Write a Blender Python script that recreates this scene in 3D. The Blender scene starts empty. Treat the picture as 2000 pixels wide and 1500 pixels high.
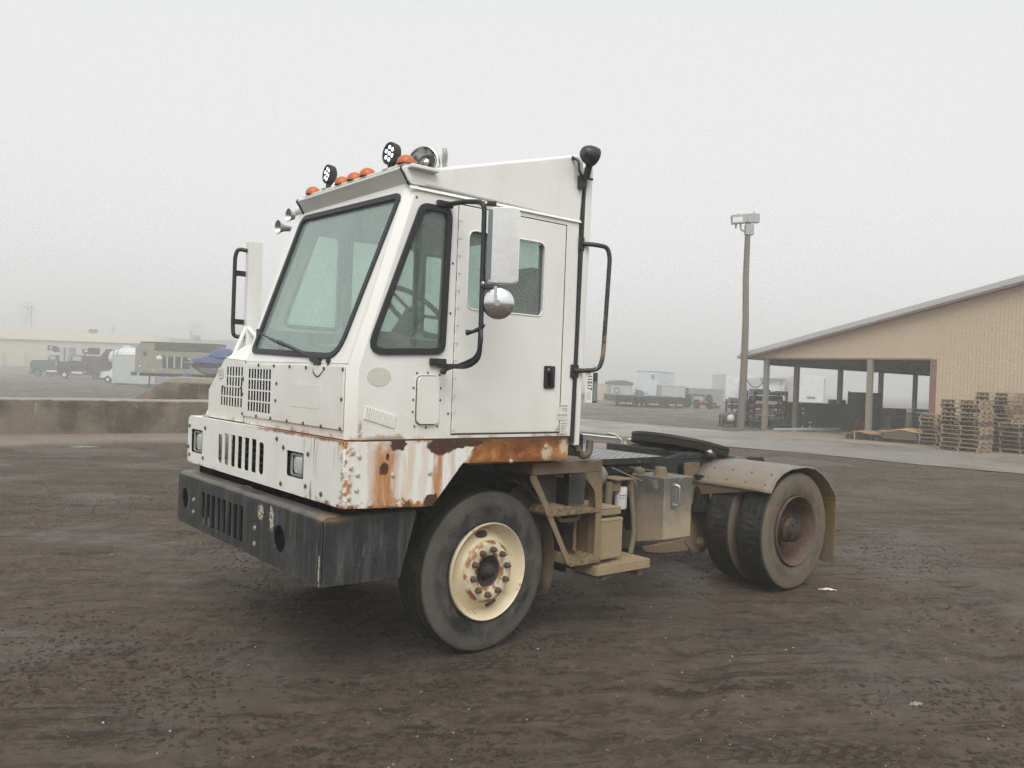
import bpy, bmesh, math, random
import numpy as np
from mathutils import Vector, Matrix
R = math.radians
rng = random.Random(7)
scene = bpy.context.scene
COL = scene.collection

# ------------------------------------------------------------------ camera numbers (metres; x runs back along the truck, y away from the camera side)
CAM = Vector((-2.1048, -5.3297, 1.7708)); YAW = 0.689; PITCH = -0.006; ROLL = 0.0369; FPX = 1626.7
c_f = Vector((math.sin(YAW)*math.cos(PITCH), math.cos(YAW)*math.cos(PITCH), math.sin(PITCH)))
c_r0 = Vector((math.cos(YAW), -math.sin(YAW), 0)); c_u0 = c_r0.cross(c_f)
c_r = c_r0*math.cos(ROLL)+c_u0*math.sin(ROLL); c_u = -c_r0*math.sin(ROLL)+c_u0*math.cos(ROLL)
VIEW_H = Vector((math.sin(YAW), math.cos(YAW), 0)); SIDE_H = c_r0.copy()

def smooth01(a, b, t):
    t = np.clip((t-a)/(b-a), 0, 1); return t*t*(3-2*t)
def ground_z(x, y):
    """gentle relief of the yard far from the truck"""
    dx = np.asarray(x)-CAM.x; dy = np.asarray(y)-CAM.y
    dep = dx*VIEW_H.x+dy*VIEW_H.y; lat = dx*SIDE_H.x+dy*SIDE_H.y
    lf = np.interp(dep, [0,46,80,110,140,200,260], [0,0,-.15,-.32,-.15,.62,.8]); rt = np.interp(dep, [0,46,68,90,125,200], [0,0,-.14,-.5,-.9,-.95])
    k = smooth01(-25, 25, lat); return lf*(1-k)+rt*k
def spot(u, depth):
    """a place in the yard at a bearing and a distance along the view"""
    d = c_f + c_r*((u-1000)/FPX)
    d = d/ (d.x*VIEW_H.x+d.y*VIEW_H.y)*depth
    x, y = CAM.x+d.x, CAM.y+d.y
    return Vector((x, y, float(ground_z(x, y))))
def high(u, v, depth):
    """height above zero of a sight line at that distance"""
    d = c_f + c_r*((u-1000)/FPX) - c_u*((v-750)/FPX)
    k = depth/(d.x*VIEW_H.x+d.y*VIEW_H.y)
    return CAM.z+d.z*k
FACE = math.atan2(SIDE_H.y, SIDE_H.x)      # heading of the view's sideways axis

# ------------------------------------------------------------------ objects
def tag(o, label=None, cat=None, group=None, kind=None):
    if label: o['label'] = label
    if cat: o['category'] = cat
    if group: o['group'] = group
    if kind: o['kind'] = kind
    return o
def empty(name, loc=(0,0,0), rz=0):
    o = bpy.data.objects.new(name, None); COL.objects.link(o)
    o.location = loc; o.rotation_euler = (0, 0, rz); o.empty_display_size = .2
    return o
SPLIT = set('bumper_wing mirror_bracket brow_seal bolt rivet handle_foot lug_nut led brace hand_hole_shade tow_plate yellow_sticker step_foot frame_hole window_channel light_socket step_stay wheel cable tail_ramp sticker_print grille_shade_backing light_rail hinge_side cab_lining caked_mud'.split())
def islands(bm):
    bm.verts.ensure_lookup_table(); seen = set(); out = []
    for v in bm.verts:
        if v.index in seen: continue
        st = [v]; seen.add(v.index); comp = []
        while st:
            q = st.pop(); comp.append(q)
            for e in q.link_edges:
                w = e.other_vert(q)
                if w.index not in seen: seen.add(w.index); st.append(w)
        out.append(comp)
    return out
def obj(name, bm, mat, parent=None, smooth=35, bevel=0, seg=2, loc=None, rz=None):
    if isinstance(bm, bmesh.types.BMesh) and name in SPLIT:
        bm.verts.index_update(); isl = islands(bm)
        if 1 < len(isl) <= 60:
            first = None
            for comp in isl:
                keep = set(v.index for v in comp); nb = bm.copy(); nb.verts.ensure_lookup_table()
                bmesh.ops.delete(nb, geom=[v for v in nb.verts if v.index not in keep], context='VERTS')
                o = obj1(name, nb, mat, parent, smooth, bevel, seg, loc, rz); first = first or o
            bm.free(); return first
    return obj1(name, bm, mat, parent, smooth, bevel, seg, loc, rz)
def obj1(name, bm, mat, parent=None, smooth=35, bevel=0, seg=2, loc=None, rz=None):
    if isinstance(bm, bmesh.types.BMesh):
        me = bpy.data.meshes.new(name); bm.to_mesh(me); bm.free()
    else:
        me = bm
    if mat is not None and not me.materials:
        for m in (mat if isinstance(mat, (list, tuple)) else [mat]): me.materials.append(m)
    o = bpy.data.objects.new(name, me); COL.objects.link(o)
    if parent is not None: o.parent = parent
    if smooth:
        me.polygons.foreach_set('use_smooth', [True]*len(me.polygons))
        me.set_sharp_from_angle(angle=R(smooth))
    if bevel:
        m = o.modifiers.new('bevel', 'BEVEL'); m.width = bevel; m.segments = seg; m.limit_method = 'ANGLE'; m.angle_limit = R(40)
        m.harden_normals = False
    if loc is not None: o.location = loc
    if rz is not None: o.rotation_euler = (0, 0, rz)
    return o
def copy_tree(o, parent=None):
    c = o.copy(); COL.objects.link(c); c.parent = parent
    for ch in [k for k in o.children]: copy_tree(ch, c)
    return c
def BM(): return bmesh.new()
def box(bm, x0, x1, y0, y1, z0, z1, mi=0):
    vs = [bm.verts.new((x, y, z)) for z in (z0, z1) for y in (y0, y1) for x in (x0, x1)]
    for f in ((0,2,3,1),(4,5,7,6),(0,1,5,4),(2,6,7,3),(1,3,7,5),(0,4,6,2)):
        bm.faces.new([vs[i] for i in f]).material_index = mi
    return bm
def obox(bm, c, ax, ay, az, sx, sy, sz, mi=0):
    c = Vector(c); ax, ay, az = Vector(ax).normalized(), Vector(ay).normalized(), Vector(az).normalized()
    vs = [bm.verts.new(c+ax*(i*sx/2)+ay*(j*sy/2)+az*(k*sz/2)) for k in (-1,1) for j in (-1,1) for i in (-1,1)]
    for f in ((0,2,3,1),(4,5,7,6),(0,1,5,4),(2,6,7,3),(1,3,7,5),(0,4,6,2)):
        bm.faces.new([vs[i] for i in f]).material_index = mi
    return bm
def frame_of(d):
    d = Vector(d).normalized(); a = Vector((0,0,1)) if abs(d.z) < .9 else Vector((1,0,0))
    u = d.cross(a).normalized(); return u, d.cross(u).normalized()
def tube(bm, pts, r, seg=10, cap=True, mi=0):
    pts = [Vector(p) for p in pts]; rs = r if isinstance(r, (list, tuple)) else [r]*len(pts)
    rings = []; u = None
    for i, p in enumerate(pts):
        d = (pts[min(i+1, len(pts)-1)]-pts[max(i-1, 0)]).normalized()
        if u is None: u, w = frame_of(d)
        else:
            u = (u-d*u.dot(d)).normalized(); w = d.cross(u).normalized()
        rings.append([bm.verts.new(p+(u*math.cos(a)+w*math.sin(a))*rs[i]) for a in [2*math.pi*k/seg for k in range(seg)]])
    for a, b in zip(rings[:-1], rings[1:]):
        for k in range(seg):
            bm.faces.new((a[k], a[(k+1) % seg], b[(k+1) % seg], b[k])).material_index = mi
    if cap:
        bm.faces.new(rings[0][::-1]).material_index = mi; bm.faces.new(rings[-1]).material_index = mi
    return bm
def bendy(pts, r=.05, n=5):
    """round the corners of a path"""
    pts = [Vector(p) for p in pts]; out = [pts[0]]
    for i in range(1, len(pts)-1):
        a, b, c = pts[i-1], pts[i], pts[i+1]
        k = min(r, (a-b).length*.45, (c-b).length*.45)
        p0 = b+(a-b).normalized()*k; p2 = b+(c-b).normalized()*k
        for j in range(n+1):
            t = j/n; out.append(p0*(1-t)**2+b*2*t*(1-t)+p2*t*t)
    out.append(pts[-1]); return out
def lathe(bm, prof, c=(0,0,0), axis=(0,1,0), seg=32, mi=0, ang0=0):
    """prof: list of (radius, distance along the axis)"""
    c = Vector(c); d = Vector(axis).normalized(); u, w = frame_of(d); rings = []
    for r, a in prof:
        if r < 1e-6: rings.append([bm.verts.new(c+d*a)])
        else: rings.append([bm.verts.new(c+d*a+(u*math.cos(t)+w*math.sin(t))*r) for t in [ang0+2*math.pi*k/seg for k in range(seg)]])
    for a, b in zip(rings[:-1], rings[1:]):
        for k in range(seg):
            k2 = (k+1) % seg
            if len(a) == 1 and len(b) == 1: continue
            if len(a) == 1: f = (a[0], b[k2], b[k])
            elif len(b) == 1: f = (a[k], a[k2], b[0])
            else: f = (a[k], a[k2], b[k2], b[k])
            bm.faces.new(f).material_index = mi
    bmesh.ops.recalc_face_normals(bm, faces=bm.faces[:])
    return bm
def roundp(pts, r, n=5):
    """polygon with rounded corners; r a number or one per corner"""
    pts = [Vector((p[0], p[1])) for p in pts]; out = []; m = len(pts)
    rr = r if isinstance(r, (list, tuple)) else [r]*m
    for i in range(m):
        a, b, c = pts[i-1], pts[i], pts[(i+1) % m]
        if rr[i] <= 0: out.append((b.x, b.y)); continue
        d1, d2 = (a-b).normalized(), (c-b).normalized()
        half = d1.angle(d2)/2; k = min(rr[i]/math.tan(half), (a-b).length*.48, (c-b).length*.48)
        p0, p2 = b+d1*k, b+d2*k
        for j in range(n+1):
            t = j/n; q = p0*(1-t)**2+b*2*t*(1-t)+p2*t*t; out.append((q.x, q.y))
    return out
def inset(pts, d):
    """grow (d>0) or shrink a convex outline"""
    P = [Vector(p) for p in pts]; c = sum(P, Vector((0,0)))/len(P); out = []; m = len(P)
    area = sum(P[i].x*P[(i+1)%m].y-P[(i+1)%m].x*P[i].y for i in range(m)); s = 1 if area > 0 else -1
    for i in range(m):
        e1 = (P[i]-P[i-1]).normalized(); e2 = (P[(i+1) % m]-P[i]).normalized()
        n = Vector((e1.y+e2.y, -e1.x-e2.x))*s
        n = n.normalized() if n.length > 1e-9 else Vector((0,0))
        out.append(tuple(P[i]+n*d))
    return out
def ell(cx, cy, rx, ry, n=24):
    return [(cx+rx*math.cos(2*math.pi*k/n), cy+ry*math.sin(2*math.pi*k/n)) for k in range(n)]
def rect(x0, x1, y0, y1): return [(x0,y0),(x1,y0),(x1,y1),(x0,y1)]
def plate(outer, holes=(), t=.01, o=(0,0,0), U=(1,0,0), V=(0,0,1)):
    """a sheet with real holes: outlines in (u,v), thickness t centred on the plane"""
    cu = bpy.data.curves.new('outline', 'CURVE'); cu.dimensions = '2D'; cu.fill_mode = 'BOTH'; cu.extrude = t/2
    for loop in [outer]+list(holes):
        s = cu.splines.new('POLY'); s.points.add(len(loop)-1); s.use_cyclic_u = True
        for p, q in zip(s.points, loop): p.co = (q[0], q[1], 0, 1)
    to = bpy.data.objects.new('outline', cu); COL.objects.link(to)
    dg = bpy.context.evaluated_depsgraph_get()
    me = bpy.data.meshes.new_from_object(to.evaluated_get(dg)); bpy.data.objects.remove(to); bpy.data.curves.remove(cu)
    bm = bmesh.new(); bm.from_mesh(me); bpy.data.meshes.remove(me)
    bmesh.ops.remove_doubles(bm, verts=bm.verts[:], dist=1e-5)
    o, U, V = Vector(o), Vector(U).normalized(), Vector(V).normalized(); W = U.cross(V).normalized()
    for v in bm.verts: v.co = o+U*v.co.x+V*v.co.y+W*v.co.z
    bmesh.ops.recalc_face_normals(bm, faces=bm.faces[:])
    return bm
def ring(outer, inner, t, o, U, V): return plate(outer, [inner], t, o, U, V)
def join(bm, other):
    me = bpy.data.meshes.new('tmp'); other.to_mesh(me); other.free(); bm.from_mesh(me); bpy.data.meshes.remove(me); return bm
def prism(bm, poly, o, U, V, W, t):
    """solid from an outline in (u,v), pushed along W by t"""
    o, U, V, W = Vector(o), Vector(U), Vector(V), Vector(W)
    a = [bm.verts.new(o+U*p[0]+V*p[1]) for p in poly]; b = [bm.verts.new(o+U*p[0]+V*p[1]+W*t) for p in poly]
    fs = [bm.faces.new(a), bm.faces.new(b[::-1])]
    n = len(poly)
    for i in range(n): fs.append(bm.faces.new((a[i], b[i], b[(i+1) % n], a[(i+1) % n])))
    bmesh.ops.recalc_face_normals(bm, faces=fs); return bm
def text_mesh(s, size, bold=0):
    cu = bpy.data.curves.new('writing', 'FONT'); cu.body = s; cu.size = size; cu.align_x = 'CENTER'; cu.align_y = 'CENTER'; cu.offset = bold; cu.resolution_u = 3
    to = bpy.data.objects.new('writing', cu); COL.objects.link(to)
    dg = bpy.context.evaluated_depsgraph_get()
    me = bpy.data.meshes.new_from_object(to.evaluated_get(dg)); bpy.data.objects.remove(to); bpy.data.curves.remove(cu)
    bm = bmesh.new(); bm.from_mesh(me); bpy.data.meshes.remove(me); return bm
def place_bm(bm, o, U, V):
    o, U, V = Vector(o), Vector(U).normalized(), Vector(V).normalized(); W = U.cross(V)
    for v in bm.verts: v.co = o+U*v.co.x+V*v.co.y+W*v.co.z
    return bm

# ------------------------------------------------------------------ materials
class NT:
    def __init__(s, name):
        s.m = bpy.data.materials.new(name); s.m.use_nodes = True; s.t = s.m.node_tree; s.t.nodes.clear()
        s.out = s.t.nodes.new('ShaderNodeOutputMaterial')
        tc = s.t.nodes.new('ShaderNodeTexCoord'); s.P = tc.outputs['Object']; s.G = tc.outputs['Generated']
        sp = s.t.nodes.new('ShaderNodeSeparateXYZ'); s.t.links.new(s.P, sp.inputs[0]); s.X, s.Y, s.Z = sp.outputs
    def put(s, sock, v):
        if isinstance(v, bpy.types.NodeSocket): s.t.links.new(v, sock)
        elif isinstance(v, (tuple, list)) and len(v) == 3 and sock.type == 'RGBA': sock.default_value = (*v, 1)
        else: sock.default_value = v
    def math(s, op, a, b=0., c=0.):
        n = s.t.nodes.new('ShaderNodeMath'); n.operation = op
        for i, v in enumerate((a, b, c)): s.put(n.inputs[i], v)
        return n.outputs[0]
    def add(s, a, b): return s.math('ADD', a, b)
    def sub(s, a, b): return s.math('SUBTRACT', a, b)
    def mul(s, a, b): return s.math('MULTIPLY', a, b)
    def mx(s, a, b): return s.math('MAXIMUM', a, b)
    def mn(s, a, b): return s.math('MINIMUM', a, b)
    def step(s, v, lo, hi):
        n = s.t.nodes.new('ShaderNodeMapRange'); n.interpolation_type = 'SMOOTHSTEP'
        for i, q in enumerate((v, lo, hi, 0., 1.)): s.put(n.inputs[i], q)
        return n.outputs[0]
    def vec(s, sc=(1,1,1), off=(0,0,0), src=None):
        n = s.t.nodes.new('ShaderNodeMapping'); s.put(n.inputs[0], src or s.P); n.inputs['Scale'].default_value = sc; n.inputs['Location'].default_value = off
        return n.outputs[0]
    def noise(s, scale=5, detail=4, rough=.55, vec=None, dist=0):
        n = s.t.nodes.new('ShaderNodeTexNoise'); s.put(n.inputs['Vector'], vec or s.P); n.inputs['Scale'].default_value = scale
        n.inputs['Detail'].default_value = detail; n.inputs['Roughness'].default_value = rough; n.inputs['Distortion'].default_value = dist
        return n.outputs['Fac']
    def voro(s, scale=5, vec=None, feat='F1', out='Distance'):
        n = s.t.nodes.new('ShaderNodeTexVoronoi'); s.put(n.inputs['Vector'], vec or s.P); n.inputs['Scale'].default_value = scale; n.feature = feat
        return n.outputs[out]
    def wave(s, scale, direction='X', vec=None, prof='SIN', dist=0):
        n = s.t.nodes.new('ShaderNodeTexWave'); s.put(n.inputs['Vector'], vec or s.P); n.bands_direction = direction; n.wave_profile = prof
        n.inputs['Scale'].default_value = scale; n.inputs['Distortion'].default_value = dist
        return n.outputs['Fac']
    def ramp(s, f, stops):
        n = s.t.nodes.new('ShaderNodeValToRGB'); s.put(n.inputs[0], f); e = n.color_ramp.elements
        while len(e) < len(stops): e.new(.5)
        for q, (p, c) in zip(e, stops): q.position = p; q.color = (*c, 1) if len(c) == 3 else c
        return n.outputs[0]
    def mix(s, f, a, b):
        n = s.t.nodes.new('ShaderNodeMix'); n.data_type = 'RGBA'; s.put(n.inputs[0], f); s.put(n.inputs[6], a); s.put(n.inputs[7], b)
        return n.outputs[2]
    def lerp(s, f, a, b):
        n = s.t.nodes.new('ShaderNodeMix'); n.data_type = 'FLOAT'; s.put(n.inputs[0], f); s.put(n.inputs[2], a); s.put(n.inputs[3], b)
        return n.outputs[0]
    def bump(s, h, strength=.3, dist=.01, nrm=None):
        n = s.t.nodes.new('ShaderNodeBump'); s.put(n.inputs['Height'], h); n.inputs['Strength'].default_value = strength; n.inputs['Distance'].default_value = dist
        if nrm: s.put(n.inputs['Normal'], nrm)
        return n.outputs[0]
    def bsdf(s, col, rough=.5, metal=0., nrm=None, spec=.5, coat=0., emit=None, es=0.):
        b = s.t.nodes.new('ShaderNodeBsdfPrincipled'); s.put(b.inputs['Base Color'], col); s.put(b.inputs['Roughness'], rough); s.put(b.inputs['Metallic'], metal)
        s.put(b.inputs['Specular IOR Level'], spec); b.inputs['Coat Weight'].default_value = coat
        if nrm: s.put(b.inputs['Normal'], nrm)
        if emit: s.put(b.inputs['Emission Color'], emit); b.inputs['Emission Strength'].default_value = es
        s.t.links.new(b.outputs[0], s.out.inputs[0]); return s.m
    def near(s, cx, cz, rx, rz, nz=.3, scale=14, hard=.25, ax='X'):
        """soft blot round a spot on a side (x,z) or front (y,z) face, ragged by noise"""
        a = s.math('DIVIDE', s.sub(s.X if ax == 'X' else s.Y, cx), rx); b = s.math('DIVIDE', s.sub(s.Z, cz), rz)
        d = s.math('SQRT', s.add(s.mul(a, a), s.mul(b, b)))
        d = s.add(d, s.mul(s.sub(s.noise(scale, 5, .65), .5), nz*2))
        return s.sub(1., s.step(d, 1-hard, 1+hard))
def simple(name, col, rough=.5, metal=0., var=.12, scale=6, bump=0., bscale=60, coat=0., spec=.5, dirt=None, damt=.5):
    n = NT(name); f = n.noise(scale, 5, .6)
    c = n.mix(f, tuple(v*(1-var) for v in col), tuple(min(1, v*(1+var)) for v in col))
    if dirt:
        g = n.mul(n.step(n.noise(scale*.7, 6, .65, dist=.4), .42, .68), damt); c = n.mix(g, c, dirt)
    nr = n.bump(n.noise(bscale, 4, .6), bump, .01) if bump else None
    return n.bsdf(c, rough, metal, nr, spec, coat)
M = {}
# ---- truck paint
def white_paint(name, rusty=None):
    n = NT(name)
    dirt = n.noise(3, 6, .6, n.vec((1,1,.25)))
    c = n.mix(n.step(dirt, .42, .85), (.84,.845,.82), (.74,.73,.68))
    spk = n.sub(1., n.step(n.voro(13), .018, .03)); pick = n.step(n.noise(2.3, 2), .52, .56)
    c = n.mix(n.mul(n.mul(spk, pick), .85), c, (.10,.06,.04))
    return n, c
RUST = lambda n, s=16: n.ramp(n.noise(s, 7, .7, dist=.3), [(.28,(.045,.018,.010)), (.45,(.20,.062,.016)), (.6,(.36,.13,.028)), (.78,(.52,.24,.07))])
n, c = white_paint('white_cab_paint')
low = n.sub(1., n.step(n.add(n.Z, n.mul(n.sub(n.noise(13, 7, .75), .5), .11)), 1.402, 1.432))
low = n.mul(low, n.step(n.noise(4.5, 4, .6, n.vec((1,1,.3))), .48, .62))
seam = n.mul(n.near(.185, 1.425, .012, .075, .7, 40, .5), n.step(n.noise(30, 4, .7), .45, .55))
hngr = n.mul(n.near(1.70, 1.42, .05, .06, .9, 30, .4), n.step(n.noise(40, 5, .7), .42, .55))
c = n.mix(n.mul(n.mx(n.mx(low, seam), hngr), .85), c, RUST(n, 24))
dustlow = n.mul(n.sub(1., n.step(n.add(n.Z, n.mul(n.noise(2.5, 5, .6), .5)), 1.55, 2.0)), .35); c = n.mix(dustlow, c, (.66,.60,.49))
run = n.mul(n.mul(n.step(n.noise(14, 5, .65, n.vec((1,1,.05))), .58, .74), n.step(n.noise(1.7, 3), .48, .62)), .30); c = n.mix(run, c, (.50,.46,.38))
M['paint'] = n.bsdf(c, n.lerp(n.noise(4, 5), .30, .50), 0, n.bump(n.add(n.noise(2.2, 3, .5), n.mul(n.noise(30, 3), .05)), .22, .03), .5)

n, c = white_paint('white_front_paint')
top = n.mul(n.step(n.add(n.Z, n.mul(n.sub(n.noise(14, 6, .7), .5), .05)), 1.378, 1.395), n.step(n.add(n.mul(n.Y, -1.), n.mul(n.noise(5), .5)), .0, .7))
bot = n.mul(n.sub(1., n.step(n.add(n.Z, n.mul(n.sub(n.noise(13, 6, .75), .5), -.22)), 1.02, 1.05)), n.step(n.math('ABSOLUTE', n.add(n.Y, .05)), .45, 1.05))
cor = n.mul(n.step(n.add(n.mul(n.Y, -1.), n.mul(n.sub(n.noise(20, 6, .75), .5), .30)), 1.22, 1.27), n.step(n.noise(11, 4), .46, .56))
st = n.mul(n.step(n.noise(18, 3, .6, n.vec((1,1,.09))), .6, .74), n.mul(n.step(n.mul(n.Y, -1.), .55, .75), n.step(n.Z, 1.18, 1.40)))
st1 = n.mul(n.mul(n.near(-.93, 1.31, .06, .12, .5, 30, .6, 'Y'), n.step(n.noise(30, 4, .6, n.vec((1,1,.06))), .46, .6)), .85)
st2 = n.mul(n.near(-.88, 1.05, .015, .07, .3, 30, .6, 'Y'), .7)
m = n.mx(n.mx(top, bot), n.mx(cor, n.mx(n.mul(st, .4), n.mx(st1, st2))))
c = n.mix(m, c, RUST(n, 30))
M['front_paint'] = n.bsdf(c, .4, 0, n.bump(n.noise(30, 2), .04, .01), .45)

# rusted lower side panel
n, c = white_paint('rusted_side_paint')
big = n.step(n.add(n.add(n.X, n.mul(n.Z, -.35)), n.mul(n.sub(n.noise(12, 6, .7), .5), .16)), .475, .50)
def streak(cx, w, ztop, amp=1.):
    wob = n.add(n.mul(n.sub(n.noise(4, 3, .5, n.vec((1,1,.4))), .5), .10), n.mul(n.sub(n.noise(26, 5, .7, n.vec((1,1,.14))), .5), .11))
    d = n.math('ABSOLUTE', n.add(n.sub(n.X, cx), wob)); a = n.sub(1., n.step(d, w*.35, w*1.25))
    a = n.mul(a, n.step(n.noise(34, 5, .65, n.vec((1,1,.06))), .26, .44))
    return n.mul(n.mul(a, n.sub(1., n.step(n.add(n.Z, n.mul(n.sub(n.noise(12,5,.7), .5), .2)), ztop-.06, ztop+.05))), amp)
yel = n.mx(streak(.50, .035, 1.40, .5), n.mul(n.mul(n.step(n.noise(9, 4, .6, n.vec((1,1,.07))), .52, .66), n.step(n.Z, 1.16, 1.42)), .35))
c = n.mix(yel, c, (.62,.42,.20))
s = n.mx(streak(.345, .10, 1.37), n.mx(streak(.705, .042, 1.35), n.mx(streak(.385, .04, 1.25), n.mx(streak(.25, .02, 1.42, .35), n.mx(streak(.80, .03, 1.36, .45), streak(.60, .03, 1.40, .25))))))
fine = n.add(.62, n.mul(n.noise(60, 4, .6, n.vec((1,1,.05))), .55))
edge_b = n.sub(1., n.step(n.add(n.Z, n.mul(n.sub(n.noise(16, 7, .75), .5), -.20)), 1.028, 1.062))
edge_f = n.mul(n.sub(1., n.step(n.add(n.X, n.mul(n.sub(n.noise(17, 7, .75), .5), -.12)), .09, .16)), n.step(n.noise(24, 4), .46, .6))
slope = n.step(n.add(n.sub(n.X, n.mul(n.Z, .88)), n.mul(n.sub(n.noise(15, 6, .7), .5), .12)), -.225, -.20)
topr = n.mul(n.step(n.add(n.Z, n.mul(n.sub(n.noise(12, 7, .75), .5), .10)), 1.375, 1.395), n.step(n.noise(5, 3), .42, .58))
m = n.mx(n.mul(s, n.mn(fine, 1.)), n.mx(n.mx(edge_b, edge_f), n.mx(topr, n.mul(slope, .8))))
c = n.mix(m, c, n.mix(n.noise(9, 6, .7), (.38,.125,.02), (.54,.235,.055)))
# the bare rusted rail
o = n.ramp(n.noise(5, 7, .68, n.vec((.7,1,1.3)), .6), [(.36,(.12,.040,.014)), (.47,(.30,.105,.026)), (.55,(.43,.19,.055)), (.64,(.56,.36,.17))])
lo = n.step(n.add(n.Z, n.mul(n.sub(n.noise(18, 6, .7), .5), .05)), 1.30, 1.385)
lo2 = n.sub(1., n.step(n.add(n.Z, n.mul(n.sub(n.noise(18, 6, .7), .5), .05)), 1.235, 1.29))
o = n.mix(n.mul(n.mx(lo, lo2), .7), o, (.13,.045,.02))
pale = n.mul(n.near(1.56, 1.30, .04, .045, 1.2, 40, .5), .75); pale2 = n.mul(n.near(1.71, 1.33, .035, .045, 1.1, 34, .4), .7)
o = n.mix(n.mx(pale, pale2), o, (.68,.58,.42))
c = n.mix(big, c, o)
# flaked patches, dark holes
fl = n.mx(n.near(.42, 1.372, .06, .034, .75, 26, .1), n.mx(n.near(.72, 1.358, .09, .05, .7, 18, .1), n.mx(n.near(.80, 1.372, .12, .034, .6, 22, .1), n.near(.91, 1.375, .10, .026, .7, 24, .1))))
fl = n.mx(fl, n.mx(n.near(.335, 1.235, .030, .036, .6, 34, .12), n.mx(n.near(.66, 1.03, .05, .04, .95, 20, .1), n.near(.355, 1.305, .012, .02, .8, 60, .2))))
deep = n.mul(edge_b, n.step(n.noise(26, 5, .7), .48, .56))
c = n.mix(n.mx(fl, n.mul(deep, .85)), c, n.mix(n.noise(40, 4), (.045,.022,.016), (.11,.05,.03)))
h = n.add(n.mul(m, n.noise(70, 4, .7)), n.mul(fl, -.8))
M['rust_paint'] = n.bsdf(c, n.lerp(n.mx(m, big), .42, .85), 0, n.bump(h, .35, .006), .4)

# black bumper, knocked about
n = NT('black_bumper_paint')
c = n.mix(n.noise(3, 5, .6), (.013,.015,.018), (.036,.040,.044))
vs = n.step(n.noise(17, 6, .68, n.vec((1,1,.09))), .47, .63)
c = n.mix(n.mul(vs, .6), c, (.095,.099,.095)); c = n.mix(n.mul(n.step(n.noise(30, 5, .7, n.vec((1,1,.06), (4,2,1))), .60, .72), .6), c, (.24,.23,.20))
grey = n.mul(n.step(n.noise(2.2, 6, .65, dist=.5), .5, .72), .45); c = n.mix(grey, c, (.085,.092,.10))
dust = n.step(n.add(n.Z, n.mul(n.sub(n.noise(8, 5), .5), .04)), .945, .985); c = n.mix(n.mul(dust, .55), c, (.15,.13,.105))
cor = n.mul(n.mul(n.near(-1.19, .972, .09, .03, .6, 20, .6, 'Y'), n.sub(1., n.step(n.X, .04, .25))), .8); c = n.mix(cor, c, (.20,.13,.075))
scr = n.mul(n.sub(1., n.step(n.math('ABSOLUTE', n.sub(n.noise(7, 3, .5, n.vec((1.,1.,.5), (3,1,2)), 1.2), .5)), .004, .010)), n.step(n.noise(2.5, 3), .5, .6))
c = n.mix(n.mul(scr, .22), c, (.30,.29,.26))
chip = n.mx(n.near(-.36, .885, .045, .045, 1.1, 34, .08, 'Y'), n.mx(n.near(-.53, .87, .03, .07, 1.1, 34, .08, 'Y'), n.mul(n.near(-1.175, .68, .012, .09, 1.0, 30, .1, 'Y'), n.sub(1., n.step(n.X, .02, .03)))))
flk = n.mul(n.sub(1., n.step(n.voro(17), .03, .05)), n.step(n.mul(n.Y, -1.), .3, .6)); flk = n.mul(n.mul(flk, n.step(n.noise(3), .5, .55)), n.sub(1., n.step(n.X, .02, .03)))
chip = n.mul(n.mx(chip, flk), n.step(n.noise(45, 3, .7), .43, .52)); c = n.mix(chip, c, (.58,.55,.42))
rs = n.mul(n.sub(1., n.step(n.add(n.Z, n.mul(n.sub(n.noise(9, 6, .7), .5), -.10)), .585, .625)), n.step(n.noise(4, 3), .45, .6))
c = n.mix(n.mul(rs, .6), c, (.13,.10,.075))
M['bumper'] = n.bsdf(c, n.lerp(n.noise(5, 4), .28, .5), 0, n.bump(n.noise(9, 5, .6), .15, .02), .5)

M['black'] = simple('black_metal', (.018,.019,.020), .55, 0, .3, 8, .1, 80, dirt=(.08,.07,.06), damt=.3)
M['tube'] = simple('black_tube_coating', (.020,.022,.025), .4, 0, .3, 8)
n = NT('worn_handle_paint'); w = n.mul(n.step(n.noise(16, 5, .6, n.vec((1,1,.5))), .46, .56), n.mul(n.step(n.Z, 1.90, 1.98), n.sub(1., n.step(n.Z, 2.36, 2.46))))
c = n.mix(w, n.mix(n.noise(9), (.022,.023,.025), (.05,.045,.04)), n.mix(n.noise(22), (.36,.30,.19), (.16,.09,.04)))
M['worn'] = n.bsdf(c, .5)
M['void'] = simple('recess_shade_black', (.008,.008,.009), .9, spec=0.)  # near-black without gloss, puts the shade inside openings into the colour
M['inner'] = simple('dark_cab_lining', (.075,.08,.08), .85, 0, .2, 5)
M['chrome'] = simple('chrome', (.80,.81,.82), .10, 1, .04, 6, .06, 14)
n = NT('steel_mirror_back'); st = n.noise(9, 5, .6, n.vec((1,1,.12)))
M['mirror'] = n.bsdf(n.mix(st, (.60,.59,.59), (.80,.79,.79)), n.lerp(n.noise(14, 4), .18, .34), 1, n.bump(n.noise(4, 3), .12, .02))
M['alu'] = simple('dull_aluminium', (.55,.55,.55), .38, 1, .1, 8)
M['lens'] = simple('clear_lens', (.80,.82,.82), .16, .45, .06, 14, .25, 22)
M['amber'] = simple('amber_lens', (.52,.13,.035), .35, 0, .15, 30)
M['orange'] = simple('orange_reflector', (.65,.13,.03), .35)
n = NT('lit_led'); M['led'] = n.bsdf((.8,.85,.9), .2, emit=(.86,.93,1.), es=.95)
M['gasket'] = simple('rubber_seal', (.022,.024,.026), .55, 0, .2, 10)
M['bolt'] = simple('rusty_bolt', (.10,.07,.052), .7, 0, .5, 40)
M['bolt_pale'] = simple('pale_bolt', (.55,.50,.42), .5, .3, .3, 60)
M['seam'] = simple('dark_seam', (.05,.045,.04), .9)
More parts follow.
